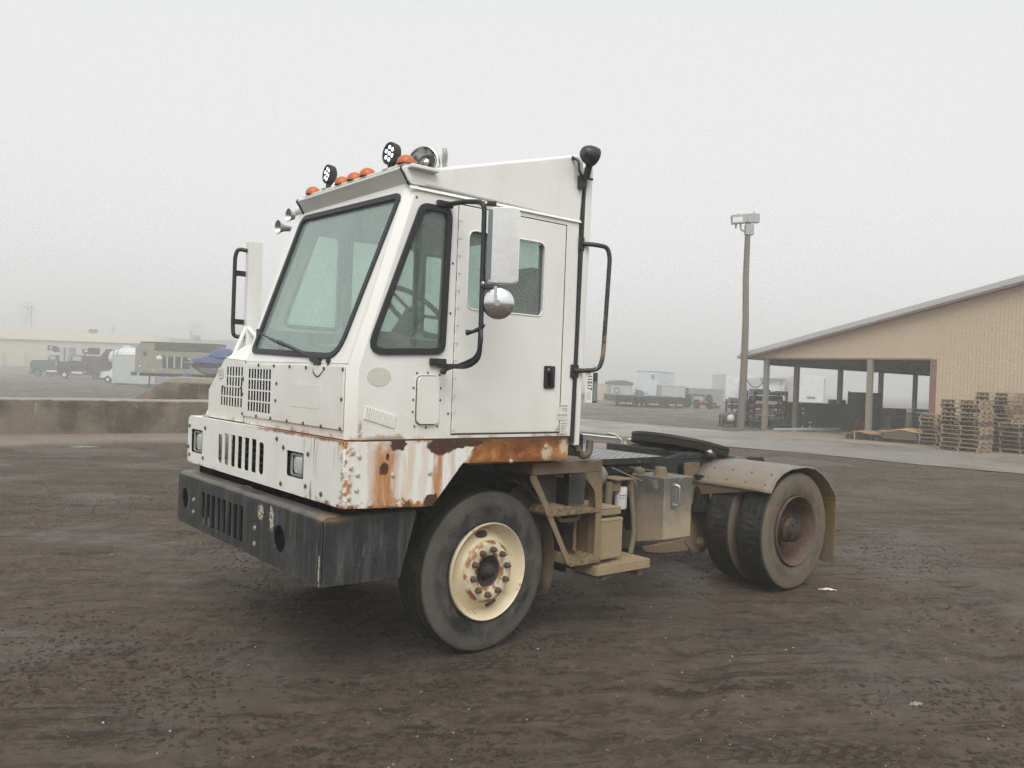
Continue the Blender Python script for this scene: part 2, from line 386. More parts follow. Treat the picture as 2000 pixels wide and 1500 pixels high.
M['ghost'] = simple('ghost_of_sticker', (.63,.63,.54), .6, 0, .12, 25)
M['ghost2'] = simple('ghost_of_square_sticker', (.775,.78,.75), .5, 0, .03, 25)
M['paper'] = simple('paper_label', (.75,.75,.70), .7, 0, .06, 30)
M['ink'] = simple('ink', (.05,.05,.055), .8)
M['ink_grey'] = simple('faded_ink', (.38,.38,.36), .8)
M['yellow'] = simple('yellow_label', (.62,.42,.03), .5)
M['seat'] = simple('seat_cloth', (.022,.024,.027), .9, 0, .2, 12)
M['cloth'] = simple('brown_cloth', (.13,.10,.085), .95, 0, .35, 9, .5, 20)
M['papers'] = simple('pale_paper', (.45,.40,.33), .9)

def glass(name, tint, film=.07, filmcol=(.50,.56,.54)):
    n = NT(name); t = n.t
    tr = t.nodes.new('ShaderNodeBsdfTransparent'); tr.inputs[0].default_value = (*tint, 1)
    gl = t.nodes.new('ShaderNodeBsdfGlossy'); gl.inputs['Roughness'].default_value = .03; gl.inputs[0].default_value = (.95,.97,.97,1)
    df = t.nodes.new('ShaderNodeBsdfDiffuse'); df.inputs[0].default_value = (*filmcol, 1)
    lw = t.nodes.new('ShaderNodeLayerWeight'); lw.inputs[0].default_value = .5; fz = n.add(.04, n.mul(n.math('POWER', lw.outputs['Facing'], 5.), .96))
    m1 = t.nodes.new('ShaderNodeMixShader'); m2 = t.nodes.new('ShaderNodeMixShader')
    f = n.mul(n.add(.45, n.mul(n.noise(3, 5, .6, dist=.8), 1.1)), film)  # film is dust plus soft reflection and pane brightness painted as diffuse colour
    t.links.new(f, m1.inputs[0]); t.links.new(tr.outputs[0], m1.inputs[1]); t.links.new(df.outputs[0], m1.inputs[2])
    k = n.mn(n.mul(fz, 1.0), 1.)
    t.links.new(k, m2.inputs[0]); t.links.new(m1.outputs[0], m2.inputs[1]); t.links.new(gl.outputs[0], m2.inputs[2])
    t.links.new(m2.outputs[0], n.out.inputs[0]); return n.m
M['glass'] = glass('windscreen_glass', (.92,.985,.96), .28, (.50,.63,.59))
M['glass_side'] = glass('side_glass', (.89,.95,.925), .15)
M['glass_green'] = glass('green_glass', (.88,.985,.945), .30, (.66,.82,.77))

# ---- running gear
def tyre_mat(name, side, tread, dusty):
    n = NT(name); sp = n.noise(6, 6, .62, dist=.5)
    r = n.math('SQRT', n.add(n.mul(n.X, n.X), n.mul(n.Z, n.Z)))
    band = n.noise(26, 3, .5, n.vec((.02,1,.02)))
    c = n.mix(n.step(sp, .3, .75), side, dusty)
    shoulder = n.step(r, .40, .455); c = n.mix(n.mul(shoulder, n.add(.30, n.mul(n.noise(7, 5), .7))), c, dusty); scuff = n.mul(n.step(n.noise(30, 5, .7, n.vec((1,.1,1))), .56, .66), shoulder); c = n.mix(n.mul(scuff, .35), c, tuple(v*.4 for v in dusty))
    tw = n.sub(1., n.step(n.math('ABSOLUTE', n.Y), .118, .128)); c = n.mix(n.mul(tw, n.step(r, .49, .50)), c, n.mix(n.step(n.noise(5, 5, .65), .5, .75), tread, tuple(v*2.4 for v in tread)))
    ringb = n.math('SINE', n.mul(r, 330.))
    h = n.add(n.mul(n.noise(60, 4), .6), n.mul(n.mul(ringb, n.step(r, .43, .5)), .25))
    return n.bsdf(c, .78, 0, n.bump(h, .25, .006), .3)
M['tyre_front'] = tyre_mat('front_tyre_rubber', (.018,.020,.021), (.022,.022,.021), (.118,.112,.098))
M['tyre_rear'] = tyre_mat('muddy_tyre_rubber', (.095,.080,.060), (.020,.019,.018), (.175,.143,.103))
n = NT('cream_rim_paint'); rr = n.noise(12, 6, .65)
c = n.mix(n.step(n.noise(4, 5), .35, .7), (.66,.56,.385), (.77,.69,.52))
c = n.mix(n.mul(n.step(rr, .56, .68), .8), c, (.26,.13,.055))
r = n.math('SQRT', n.add(n.mul(n.X, n.X), n.mul(n.Z, n.Z)))
rg = n.mx(n.sub(1., n.step(n.math('ABSOLUTE', n.sub(r, .19)), .006, .018)), n.sub(1., n.step(n.math('ABSOLUTE', n.sub(r, .112)), .006, .02)))
c = n.mix(n.mul(rg, n.step(n.noise(18, 4), .38, .55)), c, (.28,.12,.04))
M['rim_cream'] = n.bsdf(c, .5, 0, n.bump(n.noise(40, 4), .1, .01))
M['rim_rust'] = simple('rusty_brown_rim', (.095,.058,.041), .75, 0, .35, 9, .2, 50, dirt=(.18,.125,.082), damt=.6)
M['step_dark'] = None
M['lamp_glass'] = simple('lamp_glass', (.30,.30,.29), .12, .8, .5, 12, .3, 16)
M['hub_dark'] = simple('greasy_hub_hole_shade', (.035,.026,.022), .55, 0, .4, 14, .3, 50)
M['nut'] = simple('rusty_nut', (.12,.085,.055), .75, .2, .4, 40, .3, 60)
def muddy(name, base, mud, amt, zlo, zhi, rough=.8, bump=.35):
    """metal caked with dried mud, thicker low down"""
    n = NT(name); k = n.sub(1., n.step(n.add(n.Z, n.mul(n.sub(n.noise(5, 6, .65), .5), .5)), zlo, zhi))
    g = n.mul(n.mx(k, n.step(n.noise(7, 6, .7, dist=.4), .55, .72)), amt)
    c = n.mix(g, n.mix(n.noise(9), tuple(v*.7 for v in base), tuple(v*1.25 for v in base)), n.mix(n.noise(14, 6, .7), tuple(v*.72 for v in mud), tuple(v*1.15 for v in mud)))
    h = n.add(n.mul(n.noise(55, 6, .7), g), n.mul(n.noise(12, 4), .2))
    return n.bsdf(c, n.lerp(g, .5, rough), 0, n.bump(h, bump, .012), .35)
MUD = (.27,.195,.118)
M['frame'] = muddy('frame_steel', (.024,.026,.030), MUD, .75, .55, 1.0)
M['frame_rear'] = muddy('muddy_frame_steel', (.07,.055,.04), MUD, .9, .8, 1.25)
M['fender'] = muddy('fender_steel', (.20,.19,.175), (.30,.225,.14), .85, .75, 1.2, .7, .15)
M['tank'] = muddy('fuel_tank_steel', (.12,.12,.108), (.44,.36,.245), .85, .62, 1.0, .7, .12)
M['step'] = muddy('step_steel', (.095,.072,.054), MUD, .95, .8, 1.45)
M['bolt_grey'] = simple('grey_bolt', (.26,.26,.25), .6, .2, .3, 30)
M['step_dark'] = muddy('dark_muddy_steel', (.035,.03,.026), (.13,.095,.06), .9, .5, 1.1)
n = NT('caked_mud'); f = n.noise(18, 7, .72)
M['mud'] = n.bsdf(n.mix(f, (.17,.118,.068), (.33,.245,.15)), .95, 0, n.bump(n.add(n.noise(40, 6, .7), n.voro(30)), .9, .02), .2)
M['box_mud'] = muddy('muddy_box', (.20,.155,.10), (.36,.27,.165), .9, .6, 1.3, .85, .2)
M['under'] = simple('dark_underbody', (.014,.013,.012), .9, 0, .3, 6, .3, 30)
M['grey_box'] = simple('grey_sheet_steel', (.085,.088,.085), .6, 0, .2, 7, dirt=(.2,.15,.1), damt=.3)
M['filter'] = simple('white_filter_can', (.66,.67,.69), .4, 0, .06, 12)
M['hose'] = simple('muddy_hose', (.19,.155,.105), .85, 0, .2, 20, .2, 60)
M['deck'] = None
n = NT('deck_grating'); gx = n.wave(3.2, 'X'); gy = n.wave(4.5, 'Y')
hh = n.mx(n.step(gx, .55, .75), n.step(gy, .55, .75))
c = n.mix(hh, (.018,.018,.02), n.mix(n.noise(6, 5), (.26,.26,.265), (.46,.46,.47)))
c = n.mix(n.mul(n.step(n.noise(2.5, 5), .5, .68), .7), c, (.20,.155,.10))
M['deck'] = n.bsdf(c, .55, .2, n.bump(hh, .8, .02))
n = NT('greasy_plate'); M['grease'] = n.bsdf(n.mix(n.noise(9, 6, .7), (.010,.010,.010), (.055,.046,.038)), n.lerp(n.noise(12, 5), .3, .75), 0, n.bump(n.noise(24, 6, .7), .6, .015), .5)
M['flap'] = muddy('yellow_mud_flap', (.15,.105,.03), (.22,.17,.10), .6, .3, .7, .75, .15)
# ================================================================== the yard tractor
YT = tag(empty('yard_tractor'), 'white rusty single-seat terminal tractor with dented black bumper and bare rear deck', 'truck')
YN, YF = -1.24, .25                     # near and far sides of the cab
X3, Z3, Y3 = Vector((1,0,0)), Vector((0,0,1)), Vector((0,1,0))
def ws(z): return .13+(z-1.82)*.31      # the windscreen plane leans back
# ---- cab shell: near side, far side, rear, front, roof, floor
cab = BM()
side = [(.165,1.40),(.165,1.80),(.19,1.88),(.50,2.845),(1.80,2.845),(1.80,1.40)]
qwin = roundp([(.208,1.885),(.722,1.912),(.742,2.765),(.535,2.765)], [.075,.06,.06,.06])
door_hole = rect(.80,1.69,1.42,2.812)
join(cab, plate(side, [qwin, door_hole], .03, (0,YN+.015,0), X3, Z3))
fq = roundp([(.36,2.08),(.80,2.08),(.80,2.77),(.60,2.77)], .05); fs = roundp(rect(.875,1.46,2.08,2.77), .05); fr2 = roundp(rect(1.52,1.74,2.08,2.74), .05)
join(cab, plate(side, [fq, fs, fr2], .03, (0,YF-.015,0), X3, Z3))
rw = roundp(rect(-.92,.19,2.02,2.92), .06)
join(cab, plate([(YN+.031,1.40),(YF-.031,1.40),(YF-.031,3.10),(YN+.031,3.10)], [rw], .03, (1.80,0,0), Y3, Z3))
# front lower sheet and the sloped cowl and windscreen surround
join(cab, plate([(YN+.06,1.40),(YF,1.40),(YF,1.822),(YN+.06,1.822)], [rect(-.21,.19,1.478,1.785)], .02, (.13,0,0), Y3, Z3))
sl = Vector((.31,0,1)).normalized(); L = 1.10
wsh_out = [(-1.075,.035),(.185,.06),(.105,1.075),(-1.215,1.055)]   # (y, along slope)
wso = roundp([(-1.065,.03),(.185,.07),(.095,1.06),(-1.205,1.03)], [.16,.05,.07,.05], 7)
surround = [(YN+.05,0.0),(YF,0.0),(YF,1.10),(YN+.03,1.10)]
join(cab, plate(surround, [inset(wso,-.012)], .025, (.130,0,1.82), Y3, sl))
# chamfered corner between front and side, along the pillar
def strip(bm, pts_a, pts_b):
    a = [bm.verts.new(p) for p in pts_a]; b = [bm.verts.new(p) for p in pts_b]
    for i in range(len(a)-1): bm.faces.new((a[i], b[i], b[i+1], a[i+1]))
strip(cab, [(.119,YN+.062,1.40),(.119,YN+.062,1.82),(ws(2.87)-.012,YN+.032,2.87)], [(.166,YN,1.40),(.166,YN,1.80),(.505,YN,2.87)])
strip(cab, [(.166,YN,1.80),(.19,YN,1.88),(.505,YN,2.87)], [(.172,YN+.02,1.80),(.20,YN+.02,1.88),(.51,YN+.02,2.87)])
box(cab, .14,1.78,YN+.04,YF-.04,1.401,1.44)
cab_o = obj('cab_body', cab, M['paint'], YT, 30, .006)
ln = BM(); box(ln, .50,1.78,YN+.034,YF-.034,2.80,2.838); box(ln, 1.768,1.782,YN+.034,-.935,1.45,2.795); box(ln, 1.768,1.782,-.93,YF-.05,1.45,2.0)
box(ln, .17,1.76,YF-.045,YF-.034,1.45,2.05); box(ln, .82,.86,YF-.06,YF-.034,2.05,2.8); box(ln,.17,.74,YN+.034,YN+.042,1.45,1.86)
[obj('cab_lining', q, M['inner'], cab_o, 30) for q in (ln,)]
# dark seam under the cab, shadow put into its colour, and panel lines
sm = BM(); box(sm, .10,1.80,YN-.004,YN+.02,1.392,1.402); obj('body_seam', sm, M['seam'], cab_o, 0)
# riveted front access panel with its grille
pn = plate(rect(-1.175,.275,1.452,1.808), [rect(-.205,.185,1.482,1.782)], .008, (.112,0,0), Y3, Z3)
ap = obj('access_panel', pn, M['paint'], YT, 30, .002)
def slats(bm, y0, y1, z0, z1, cols, rows, x, gap=.011, rg=.014):
    """pressed grille: short upright slots in rows"""
    holes = []; cw = (y1-y0)/cols; rh = (z1-z0)/rows
    for i in range(cols):
        yc = y0+cw*(i+.5)
        for j in range(rows):
            for s in (-1, 1):
                holes.append(rect(yc+s*cw*.26-gap, yc+s*cw*.26+gap, z0+rh*j+rg/2, z0+rh*(j+1)-rg/2))
    return holes
gr = plate(rect(-.212,.192,1.475,1.789), slats(None, -.20,.18,1.485,1.78,4,4,0,.0165,.010), .003, (.1105,0,0), Y3, Z3)
obj('grille', gr, M['paint'], ap, 30)
vd = BM(); box(vd, .1128,.1158,-.2045,.1845,1.4825,1.7815); obj('grille_shade_backing', vd, M['void'], ap, 0)  # black plate close behind the slots, their shade put into its colour
def bolts(name, pts, mat, parent, r=.0095, h=.007, axis=(-1,0,0)):
    b = BM()
    for q in pts: lathe(b, [(r*1.25,0),(r*1.2,h*.35),(r*.8,h),(0,h*1.15)], q, axis, 8)
    return obj(name, b, mat, parent, 40)
bolts('rivet', [(.108,y,z) for y,z in ((.004,1.802),(-.242,1.799),(-.478,1.797),(-.706,1.794),(-.938,1.791),(-1.165,1.789),(-1.160,1.623),(-.291,1.687),(-.284,1.579),(.254,1.465),(.016,1.462),(-.215,1.462),(-.462,1.460),(-.691,1.460),(-.925,1.458),(-1.155,1.458),(.258,1.70))], M['bolt'], ap)
gp = plate(rect(-.895,-.49,1.555,1.692), [], .0016, (.1072,0,0), Y3, Z3); obj('sticker_ghost', gp, M['ghost2'], ap, 0)
# oval sticker ghost, rivets, vent louvres, hatch on the near side
e = plate(ell(.294,1.756,.078,.054,32), [], .002, (0,YN-.001,0), X3, Z3); obj('oval_sticker_ghost', e, M['ghost'], cab_o, 0)
lv = BM()
for i in range(14):
    t = i/13; x0, z0 = .222+.185*t, 1.588-.052*t
    tube(lv, [(x0-.010,YN-.002,z0-.070),(x0,YN-.002,z0)], .0062, 8)
obj('vent_louvre', lv, M['paint'], cab_o, 40)
hp = roundp([(.548,1.489),(.696,1.489),(.694,1.770),(.548,1.766)], .032)
ht = plate(hp, [], .022, (0,YN-.010,0), X3, Z3); hat = obj('side_hatch', ht, M['paint'], YT, 30, .007, 3)
hg = plate(inset(hp,.005), [], .003, (0,YN-.001,0), X3, Z3); obj('hatch_seal', hg, M['seam'], hat, 0)
rv = [(x,YN-.002,z) for x,z in ((.545,1.785),(.62,1.79),(.705,1.78),(.525,1.70),(.525,1.63),(.525,1.56),(.715,1.70),(.715,1.63),(.54,1.475),(.62,1.468),(.70,1.475),(.775,1.55),(.765,2.15),(.77,2.45),(.50,2.80))]
bolts('rivet', rv, M['bolt'], cab_o, .0055, .004, (0,-1,0))
# quarter window and its rubber, windscreen and its rubber
def window(name, outline, gask, o, U, V, mat, gt=.045, parent=None, keep=0.):
    g = obj(name, plate(inset(outline,-.006), [], .005, o, U, V), mat, parent or YT, 0)
    if gask: obj('rubber_seal', ring(inset(outline,.010+keep), inset(outline,-gask), gt, o, U, V), M['gasket'], g, 30, .008, 3)
    return g
window('quarter_window', qwin, .026, (0,YN+.008,0), X3, Z3, M['glass_side'])
window('windscreen', wso, .025, (.127,0,1.82), Y3, sl, M['glass'])
for ol in (fq, fs, fr2): window('far_side_window', ol, .018, (0,YF-.015,0), X3, Z3, M['glass_green'], .04)
window('rear_window', rw, .02, (1.80,0,0), Y3, Z3, M['glass_green'], .05)
# ---- door
dw = roundp(rect(.882,1.502,2.185,2.665), .055)
dr = plate(rect(.806,1.684,1.428,2.806), [dw], .03, (0,YN+.012,0), X3, Z3)
door = obj('door', dr, M['paint'], YT, 30, .006)
g = obj('window', plate(inset(dw,.004), [], .005, (0,YN+.022,0), X3, Z3), M['glass_side'], door, 0)
ds = BM(); tube(ds, [(x,YN-.002,z) for x,z in dw+[dw[0]]], .006, 6); obj('window_seal', ds, M['paint'], door, 40)
db = BM(); box(db, 1.03,1.06,YN+.024,YN+.034,2.185,2.665); box(db, 1.478,1.50,YN+.024,YN+.034,2.20,2.65); obj('window_channel', db, M['gasket'], door, 0)
hb = BM()
for i in range(13):
    box(hb, .800,.822,YN-.010,YN-.002,1.45+i*.105,1.45+i*.105+.052)
tube(hb, [(.807,YN-.004,1.43),(.807,YN-.004,2.80)], .0055, 8)
obj('hinge', hb, M['paint'], door, 40)
gp = BM(); box(gp, .7985,.8045,YN-.0012,YN+.02,1.425,2.81); box(gp, .80,1.69,YN-.0012,YN+.02,1.4215,1.4275); box(gp, 1.685,1.689,YN-.0012,YN+.02,1.425,2.81); box(gp, .80,1.69,YN-.0012,YN+.02,2.807,2.812)
obj('door_gap', gp, M['seam'], door, 0)
dh = obj('handle', plate(roundp(rect(1.528,1.618,1.718,1.866), .012), [], .014, (0,YN-.008,0), X3, Z3), M['black'], door, 30, .004)
bx = BM(); box(bx, 1.585,1.607,YN-.026,YN-.012,1.735,1.852); obj('handle_lever', bx, M['tube'], dh, 30, .004)
bx = BM(); lathe(bx, [(.009,0),(.009,.006),(0,.007)], (1.556,YN-.015,1.842), (0,-1,0), 12); obj('lock', bx, M['alu'], dh, 40)
vv = BM(); box(vv, 1.552,1.578,YN-.0165,YN-.0145,1.735,1.825); obj('handle_recess', vv, M['void'], dh, 0)
# torn stickers low on the rear edge
def sticker(outline, lines, name='warning_sticker'):
    s = obj(name, plate(outline, [], .0016, (0,YN-.0045,0), X3, Z3), M['paper'], cab_o, 0)
    b = BM()
    for x0, x1, z, h in lines: box(b, x0, x1, YN-.0064, YN-.0054, z, z+h)
    obj('sticker_print', b, M['ink_grey'], s, 0)
sticker([(1.667,1.612),(1.75,1.612),(1.756,1.60),(1.758,1.515),(1.735,1.503),(1.70,1.51),(1.662,1.508),(1.648,1.52),(1.65,1.56)],
        [(1.672,1.75,1.600,.008),(1.70,1.75,1.585,.003),(1.70,1.75,1.577,.003),(1.71,1.75,1.569,.003),(1.665,1.69,1.535,.014),(1.70,1.72,1.535,.014),(1.73,1.748,1.535,.014),(1.66,1.74,1.522,.002)])
sticker(rect(1.685,1.757,1.418,1.495), [(1.692,1.75,1.482,.007)]+[(1.694,1.745-.01*(i%3),1.470-i*.007,.0028) for i in range(7)])
# ---- roof fairing above the door, brow over the windscreen
fa = [(.425,2.905),(.445,2.872),(1.812,2.842),(1.830,3.14),(1.822,3.262),(1.77,3.300),(.60,2.985),(.455,2.955)]
b = BM(); prism(b, fa, (0,YN-.004,0), X3, Z3, Y3, YF+.008-YN)
rf = obj('roof_fairing', b, M['paint'], YT, 30, .018, 3)
b = BM(); prism(b, [(YN-.014,2.842),(YN-.002,2.842),(YN-.002,2.862)], (.45,0,0), Y3, Z3, X3, 1.362); obj('drip_rail', b, M['paint'], rf, 0, .002)
br = [(.462,2.868),(.437,2.885),(.415,2.92),(.392,2.945),(.390,2.957),(.43,2.972),(.56,2.985),(.56,2.87)]
b = BM(); prism(b, br, (0,-1.243,0), X3, Z3, Y3, 1.385); brow = obj('sun_brow', b, M['paint'], YT, 30, .006, 3)
b = BM(); box(b, .415,.475,-1.235,.09,2.9745,2.984); box(b, .43,.62,-1.29,-1.16,2.955,2.975)
obj('light_rail', b, M['paint'], brow, 30, .003)
b = BM()
for yy in (-1.236, .12): tube(b, [(.395,yy,2.962),(.386,yy,2.945),(.41,yy,2.915),(.435,yy,2.878),(.45,yy,2.862)], .006, 8)
obj('brow_seal', b, M['gasket'], brow, 40)
for yy in (-.015, -.436, -.599, -.761, -1.198):
    b = BM(); lathe(b, [(.052,0),(.053,.012),(.047,.030),(.033,.046),(.014,.054),(0,.055)], (.445,yy,2.984), (0,0,1), 20)
    obj('clearance_light', b, M['amber'], brow, 60)
def work_light(yy, x, z, r, tilt, yawd):
    d = Vector((-math.cos(yawd)*math.cos(tilt), -math.sin(yawd)*math.cos(tilt), math.sin(tilt)))
    b = BM(); c = Vector((x,yy,z)); lathe(b, [(0,.058),(r*.55,.056),(r*.95,.040),(r*1.02,.008),(r,-.008),(r*.86,-.010),(r*.84,.0),(0,.002)], c, -d, 28)
    dn = Vector((0,0,-1)); obox(b, c+dn*(r+.012)-d*.02, (0,1,0), (1,0,0), (0,0,1), .042,.038,.05)
    o = obj('work_light', b, M['black'], YT, 35, .002)
    ld = BM(); u = d.cross(Z3).normalized(); w = u.cross(d)
    for i, (p, q) in enumerate([(0,0),(0,.56),(0,-.56),(.49,.28),(-.49,.28),(.49,-.28),(-.49,-.28)]):
        lathe(ld, [(r*.19,0),(r*.18,.004),(0,.006)], c+u*(p*r)+w*(q*r)+d*.001, d, 12)
    obj('led', ld, M['led'], o, 40)
    st = BM(); box(st, x-.03,x+.035,yy-.034,yy+.034,2.986,z-r-.035); tube(st, [(x+.02,yy-.03,z-r-.03),(x+.04,yy-.032,z-r+.01)], .014, 10); obj('bracket', st, M['alu'], o, 30, .003)
    cb = BM(); tube(cb, bendy([c-d*.05+Z3*-.02, c-d*.11+Z3*-.03, (x+.13,yy,z-.11), (x+.13,yy,2.99)], .04), .005, 6); obj('cable', cb, M['tube'], o, 40)
    return o
work_light(-.225, .44, 3.090, .063, .05, R(-3)); work_light(-1.02, .44, 3.080, .067, .05, R(3))
# chrome searchlight on the roof with its crank handle
b = BM(); c = Vector((.68,-1.02,3.075)); d = Vector((-.80,-.58,.05)).normalized()
lathe(b, [(0,-.115),(.04,-.108),(.075,-.085),(.098,-.045),(.104,0),(.100,.014),(.092,.016),(.090,.006),(.078,.002)], c, d, 36)
sp = obj('searchlight', b, M['chrome'], YT, 40)
b = BM(); lathe(b, [(.089,.006),(.07,-.006),(.045,-.03),(.034,-.04),(.030,-.015),(.012,-.006),(0,-.004)], c+d*.002, d, 32); obj('lens', b, M['lamp_glass'], sp, 40)
b = BM(); tube(b, bendy([(.69,-1.02,3.0),(.70,-1.02,2.995)], .01), .022, 10); tube(b, [(.80,-1.08,3.01),(.795,-1.085,3.06),(.78,-1.10,3.12),(.775,-1.105,3.165)], [.018,.015,.022,.012], 10); tube(b, [(.80,-1.08,2.99),(.80,-1.08,3.025)], .03, 10)
obj('crank_handle', b, M['alu'], sp, 40)
# air horns beside the brow
for yy, x0, z0, k in ((.43,.39,2.805,.88),(.335,.425,2.885,.82)):
    b = BM(); lathe(b, [(.060*k,0),(.058*k,.004),(.040*k,.025),(.027*k,.055),(.021*k,.10),(.017*k,.18),(.015*k,.24),(0,.242)], (x0,yy,z0), (1,0,.03), 24)
    lathe(b, [(.0595*k,.0005),(.038*k,.028),(.02*k,.06),(0,.08)], (x0,yy,z0), (1,0,.03), 24)
    obj('air_horn', b, M['alu'], YT, 40)
# wiper
b = BM(); W0 = Vector((.120,-.815,1.838)); W1 = Vector((ws(2.00)-.045,.075,2.015)); md = W0.lerp(W1,.42)+Vector((-.02,0,.012))
tube(b, [W0, md, W0.lerp(W1,.62)+Vector((-.012,0,.008))], [.011,.008,.006], 8); tube(b, [W0.lerp(W1,.34), W0.lerp(W1,.7)+Vector((-.006,0,-.004)), W1], [.006,.008,.004], 6)
obox(b, W0, (0,.92,.2), (1,0,0), (0,-.2,.92), .12,.035,.035); tube(b, bendy([(.118,-.80,1.835),(.108,-.79,1.77),(.106,-.86,1.735),(.112,-.96,1.80),(.118,-.975,1.835)], .05), .004, 6); lathe(b, [(.014,0),(.012,.02),(0,.022)], (.122,-.975,1.835), (-1,0,0), 10)
obox(b, W0.lerp(W1,.62), (0,.92,.2), (1,0,0), (0,-.2,.92), .07,.02,.024)
obj('wiper', b, M['tube'], YT, 40)
# ---- hood box on the far side of the front
b = BM()
hv = [(.12,.258,1.40),(.12,.945,1.40),(.12,.945,1.61),(.12,.635,1.845),(.12,.258,1.83),(.215,.50,1.945),(.215,.258,1.945)]
hb_ = [(1.0,.258,1.40),(1.0,.945,1.40),(1.0,.945,1.61),(1.0,.66,1.80),(1.0,.50,1.945),(1.0,.258,1.945)]
f = [b.verts.new(p) for p in hv]; k = [b.verts.new(p) for p in hb_]
b.faces.new((f[3],f[4],f[6],f[5])); b.faces.new((f[5],f[6],k[5],k[4])); b.faces.new((f[3],f[5],k[4],k[3])); b.faces.new((f[2],f[3],k[3],k[2])); b.faces.new((f[1],f[2],k[2],k[1])); b.faces.new(k[::-1])
bmesh.ops.recalc_face_normals(b, faces=b.faces[:])
hood = obj('hood', b, M['paint'], YT, 25, .008)
hslots = [h for h in slats(None, .285,.60,1.50,1.79,3,4,0,.0165,.010)]+[h for h in slats(None, .60,.70,1.50,1.645,1,2,0,.0165,.010)]
hpl = plate([(.262,1.405),(.943,1.405),(.943,1.61),(.633,1.842),(.262,1.828)], hslots, .003, (.118,0,0), Y3, Z3)
obj('hood_grille', hpl, M['paint'], hood, 30)
vd = BM(); box(vd, .1203,.1235,.275,.62,1.48,1.80); box(vd, .1203,.1235,.621,.72,1.48,1.66); obj('grille_shade_backing', vd, M['void'], hood, 0)
s = obj('sticker', plate(rect(.655,.745,1.70,1.775), [], .002, (.111,0,0), Y3, Z3), M['paper'], hood, 0)
b = BM(); [box(b, .1085,.1095,.67,.73,1.755-i*.012,1.759-i*.012) for i in range(4)]; obj('sticker_print', b, M['ink_grey'], s, 0)
bolts('rivet', [(.110,.262,1.71),(.110,.30,1.64),(.110,.645,1.64),(.110,.262,1.60)], M['bolt'], hood)
# white channel post behind the hood with its braces and mirror hoop
b = BM(); join(b, plate([(.425,1.03),(.425,1.10),(.432,1.10),(.432,1.037),(.528,1.037),(.528,1.10),(.535,1.10),(.535,1.03)], [], 1.60, (0,0,1.97), X3, Y3))
post = obj('mirror_post', b, M['paint'], YT, 30, .003)
b = BM(); tube(b, [(.13,.99,1.405),(.43,1.055,2.10)], .017, 10); tube(b, [(.44,1.05,2.10),(.50,.80,1.94)], .017, 10); box(b, .11,.18,.93,1.05,1.398,1.412); obj('brace', b, M['paint'], post, 40)
b = BM(); tube(b, bendy([(.44,1.07,2.70),(.36,1.10,2.71),(.345,1.11,2.65),(.345,1.11,2.10),(.35,1.10,2.02),(.44,1.07,2.03)], .05), .016, 10); box(b, .34,.44,1.085,1.115,2.50,2.54); box(b, .34,.44,1.085,1.115,2.12,2.16); obj('mirror_hoop', b, M['tube'], post, 40)
b = BM(); tube(b, bendy([(.55,1.02,2.20),(.62,1.0,2.18),(.63,1.0,2.02),(.60,1.0,1.90)], .05), .008, 8); obj('cable', b, M['tube'], post, 40)
# ---- lower front panel
ov = []
slot = []
for i in range(7):
    yc = .567-i*.121; top = 1.314-(.012 if i in (0,6) else 0); bot = 1.094
    slot.append(roundp(rect(yc-.040,yc+.040,bot,top), .03 if i in (0,6) else .012, 4))
hl = [roundp(rect(.928,1.182,1.122,1.300), .02), roundp(rect(-.780,-.540,1.132,1.288), .02)]
b = plate(roundp([(-1.252,1.030),(1.25,1.040),(1.25,1.396),(-1.252,1.396)], [.004,.04,.05,.01]), slot+hl, .007, (.080,0,0), Y3, Z3)
fp = obj('front_panel', b, M['front_paint'], YT, 30, .004)
b = BM(); box(b, .086,.20,-1.25,1.245,1.384,1.3955); box(b, .088,.60,1.238,1.25,1.045,1.383); obj('top_ledge', b, M['front_paint'], fp, 30, .005)
vd = BM(); box(vd, .24,.25,-.30,.68,1.05,1.36); box(vd, .12,.125,-.27,-.20,1.08,1.12); obj('grille_shade_backing', vd, M['void'], fp, 0)
b = BM()
for z in (1.14,1.19,1.235): tube(b, [(.17,-.25,z),(.17,.62,z+.01)], .007, 6)
obj('radiator_pipe', b, M['black'], fp, 40)
for y0, y1, z0, z1, off in ((.928,1.182,1.122,1.300,.0),(-.780,-.540,1.132,1.288,0.)):
    b = BM(); w = y1-y0
    for a in ((y0-.01,y0,z0-.01,z1+.01),(y1,y1+.01,z0-.01,z1+.01),(y0,y1,z0-.01,z0),(y0,y1,z1,z1+.01)): box(b, .0875,.20,a[0],a[1],a[2],a[3])
    box(b, .20,.205,y0-.01,y1+.01,z0-.01,z1+.01); hs = obj('headlight', b, M['void'], fp, 0)
    c = roundp(rect(y0+.02,y1-.05,z0+.008,z1-.012), .025)
    b = BM(); bmesh.ops.create_uvsphere(b, u_segments=24, v_segments=12, radius=1); yc_, zc_ = (y0+y1-.03)/2, (z0+z1-.004)/2
    for v in b.verts: sgn = lambda q: math.copysign(abs(q)**.55, q); v.co = Vector((.125-.032*abs(v.co.x)**.8 if v.co.x < 0 else .125, yc_+sgn(v.co.y)*(y1-y0-.035)/2, zc_+sgn(v.co.z)*(z1-z0-.02)/2))
    obj('lens', b, M['lens'], hs, 50)
    b = BM(); join(b, plate(c, [inset(c,-.012)], .012, (.088,0,0), Y3, Z3)); obj('bezel', b, M['alu'], hs, 30, .003)
bolts('rivet', [(.074,y,z) for y,z in ((1.21,1.32),(.87,1.325),(.90,1.10),(1.20,1.10),(-.50,1.30),(-.84,1.29),(-.48,1.075),(-.82,1.10),(1.225,1.16),(-.40,1.345),(-1.02,1.08))], M['bolt'], fp, .012)
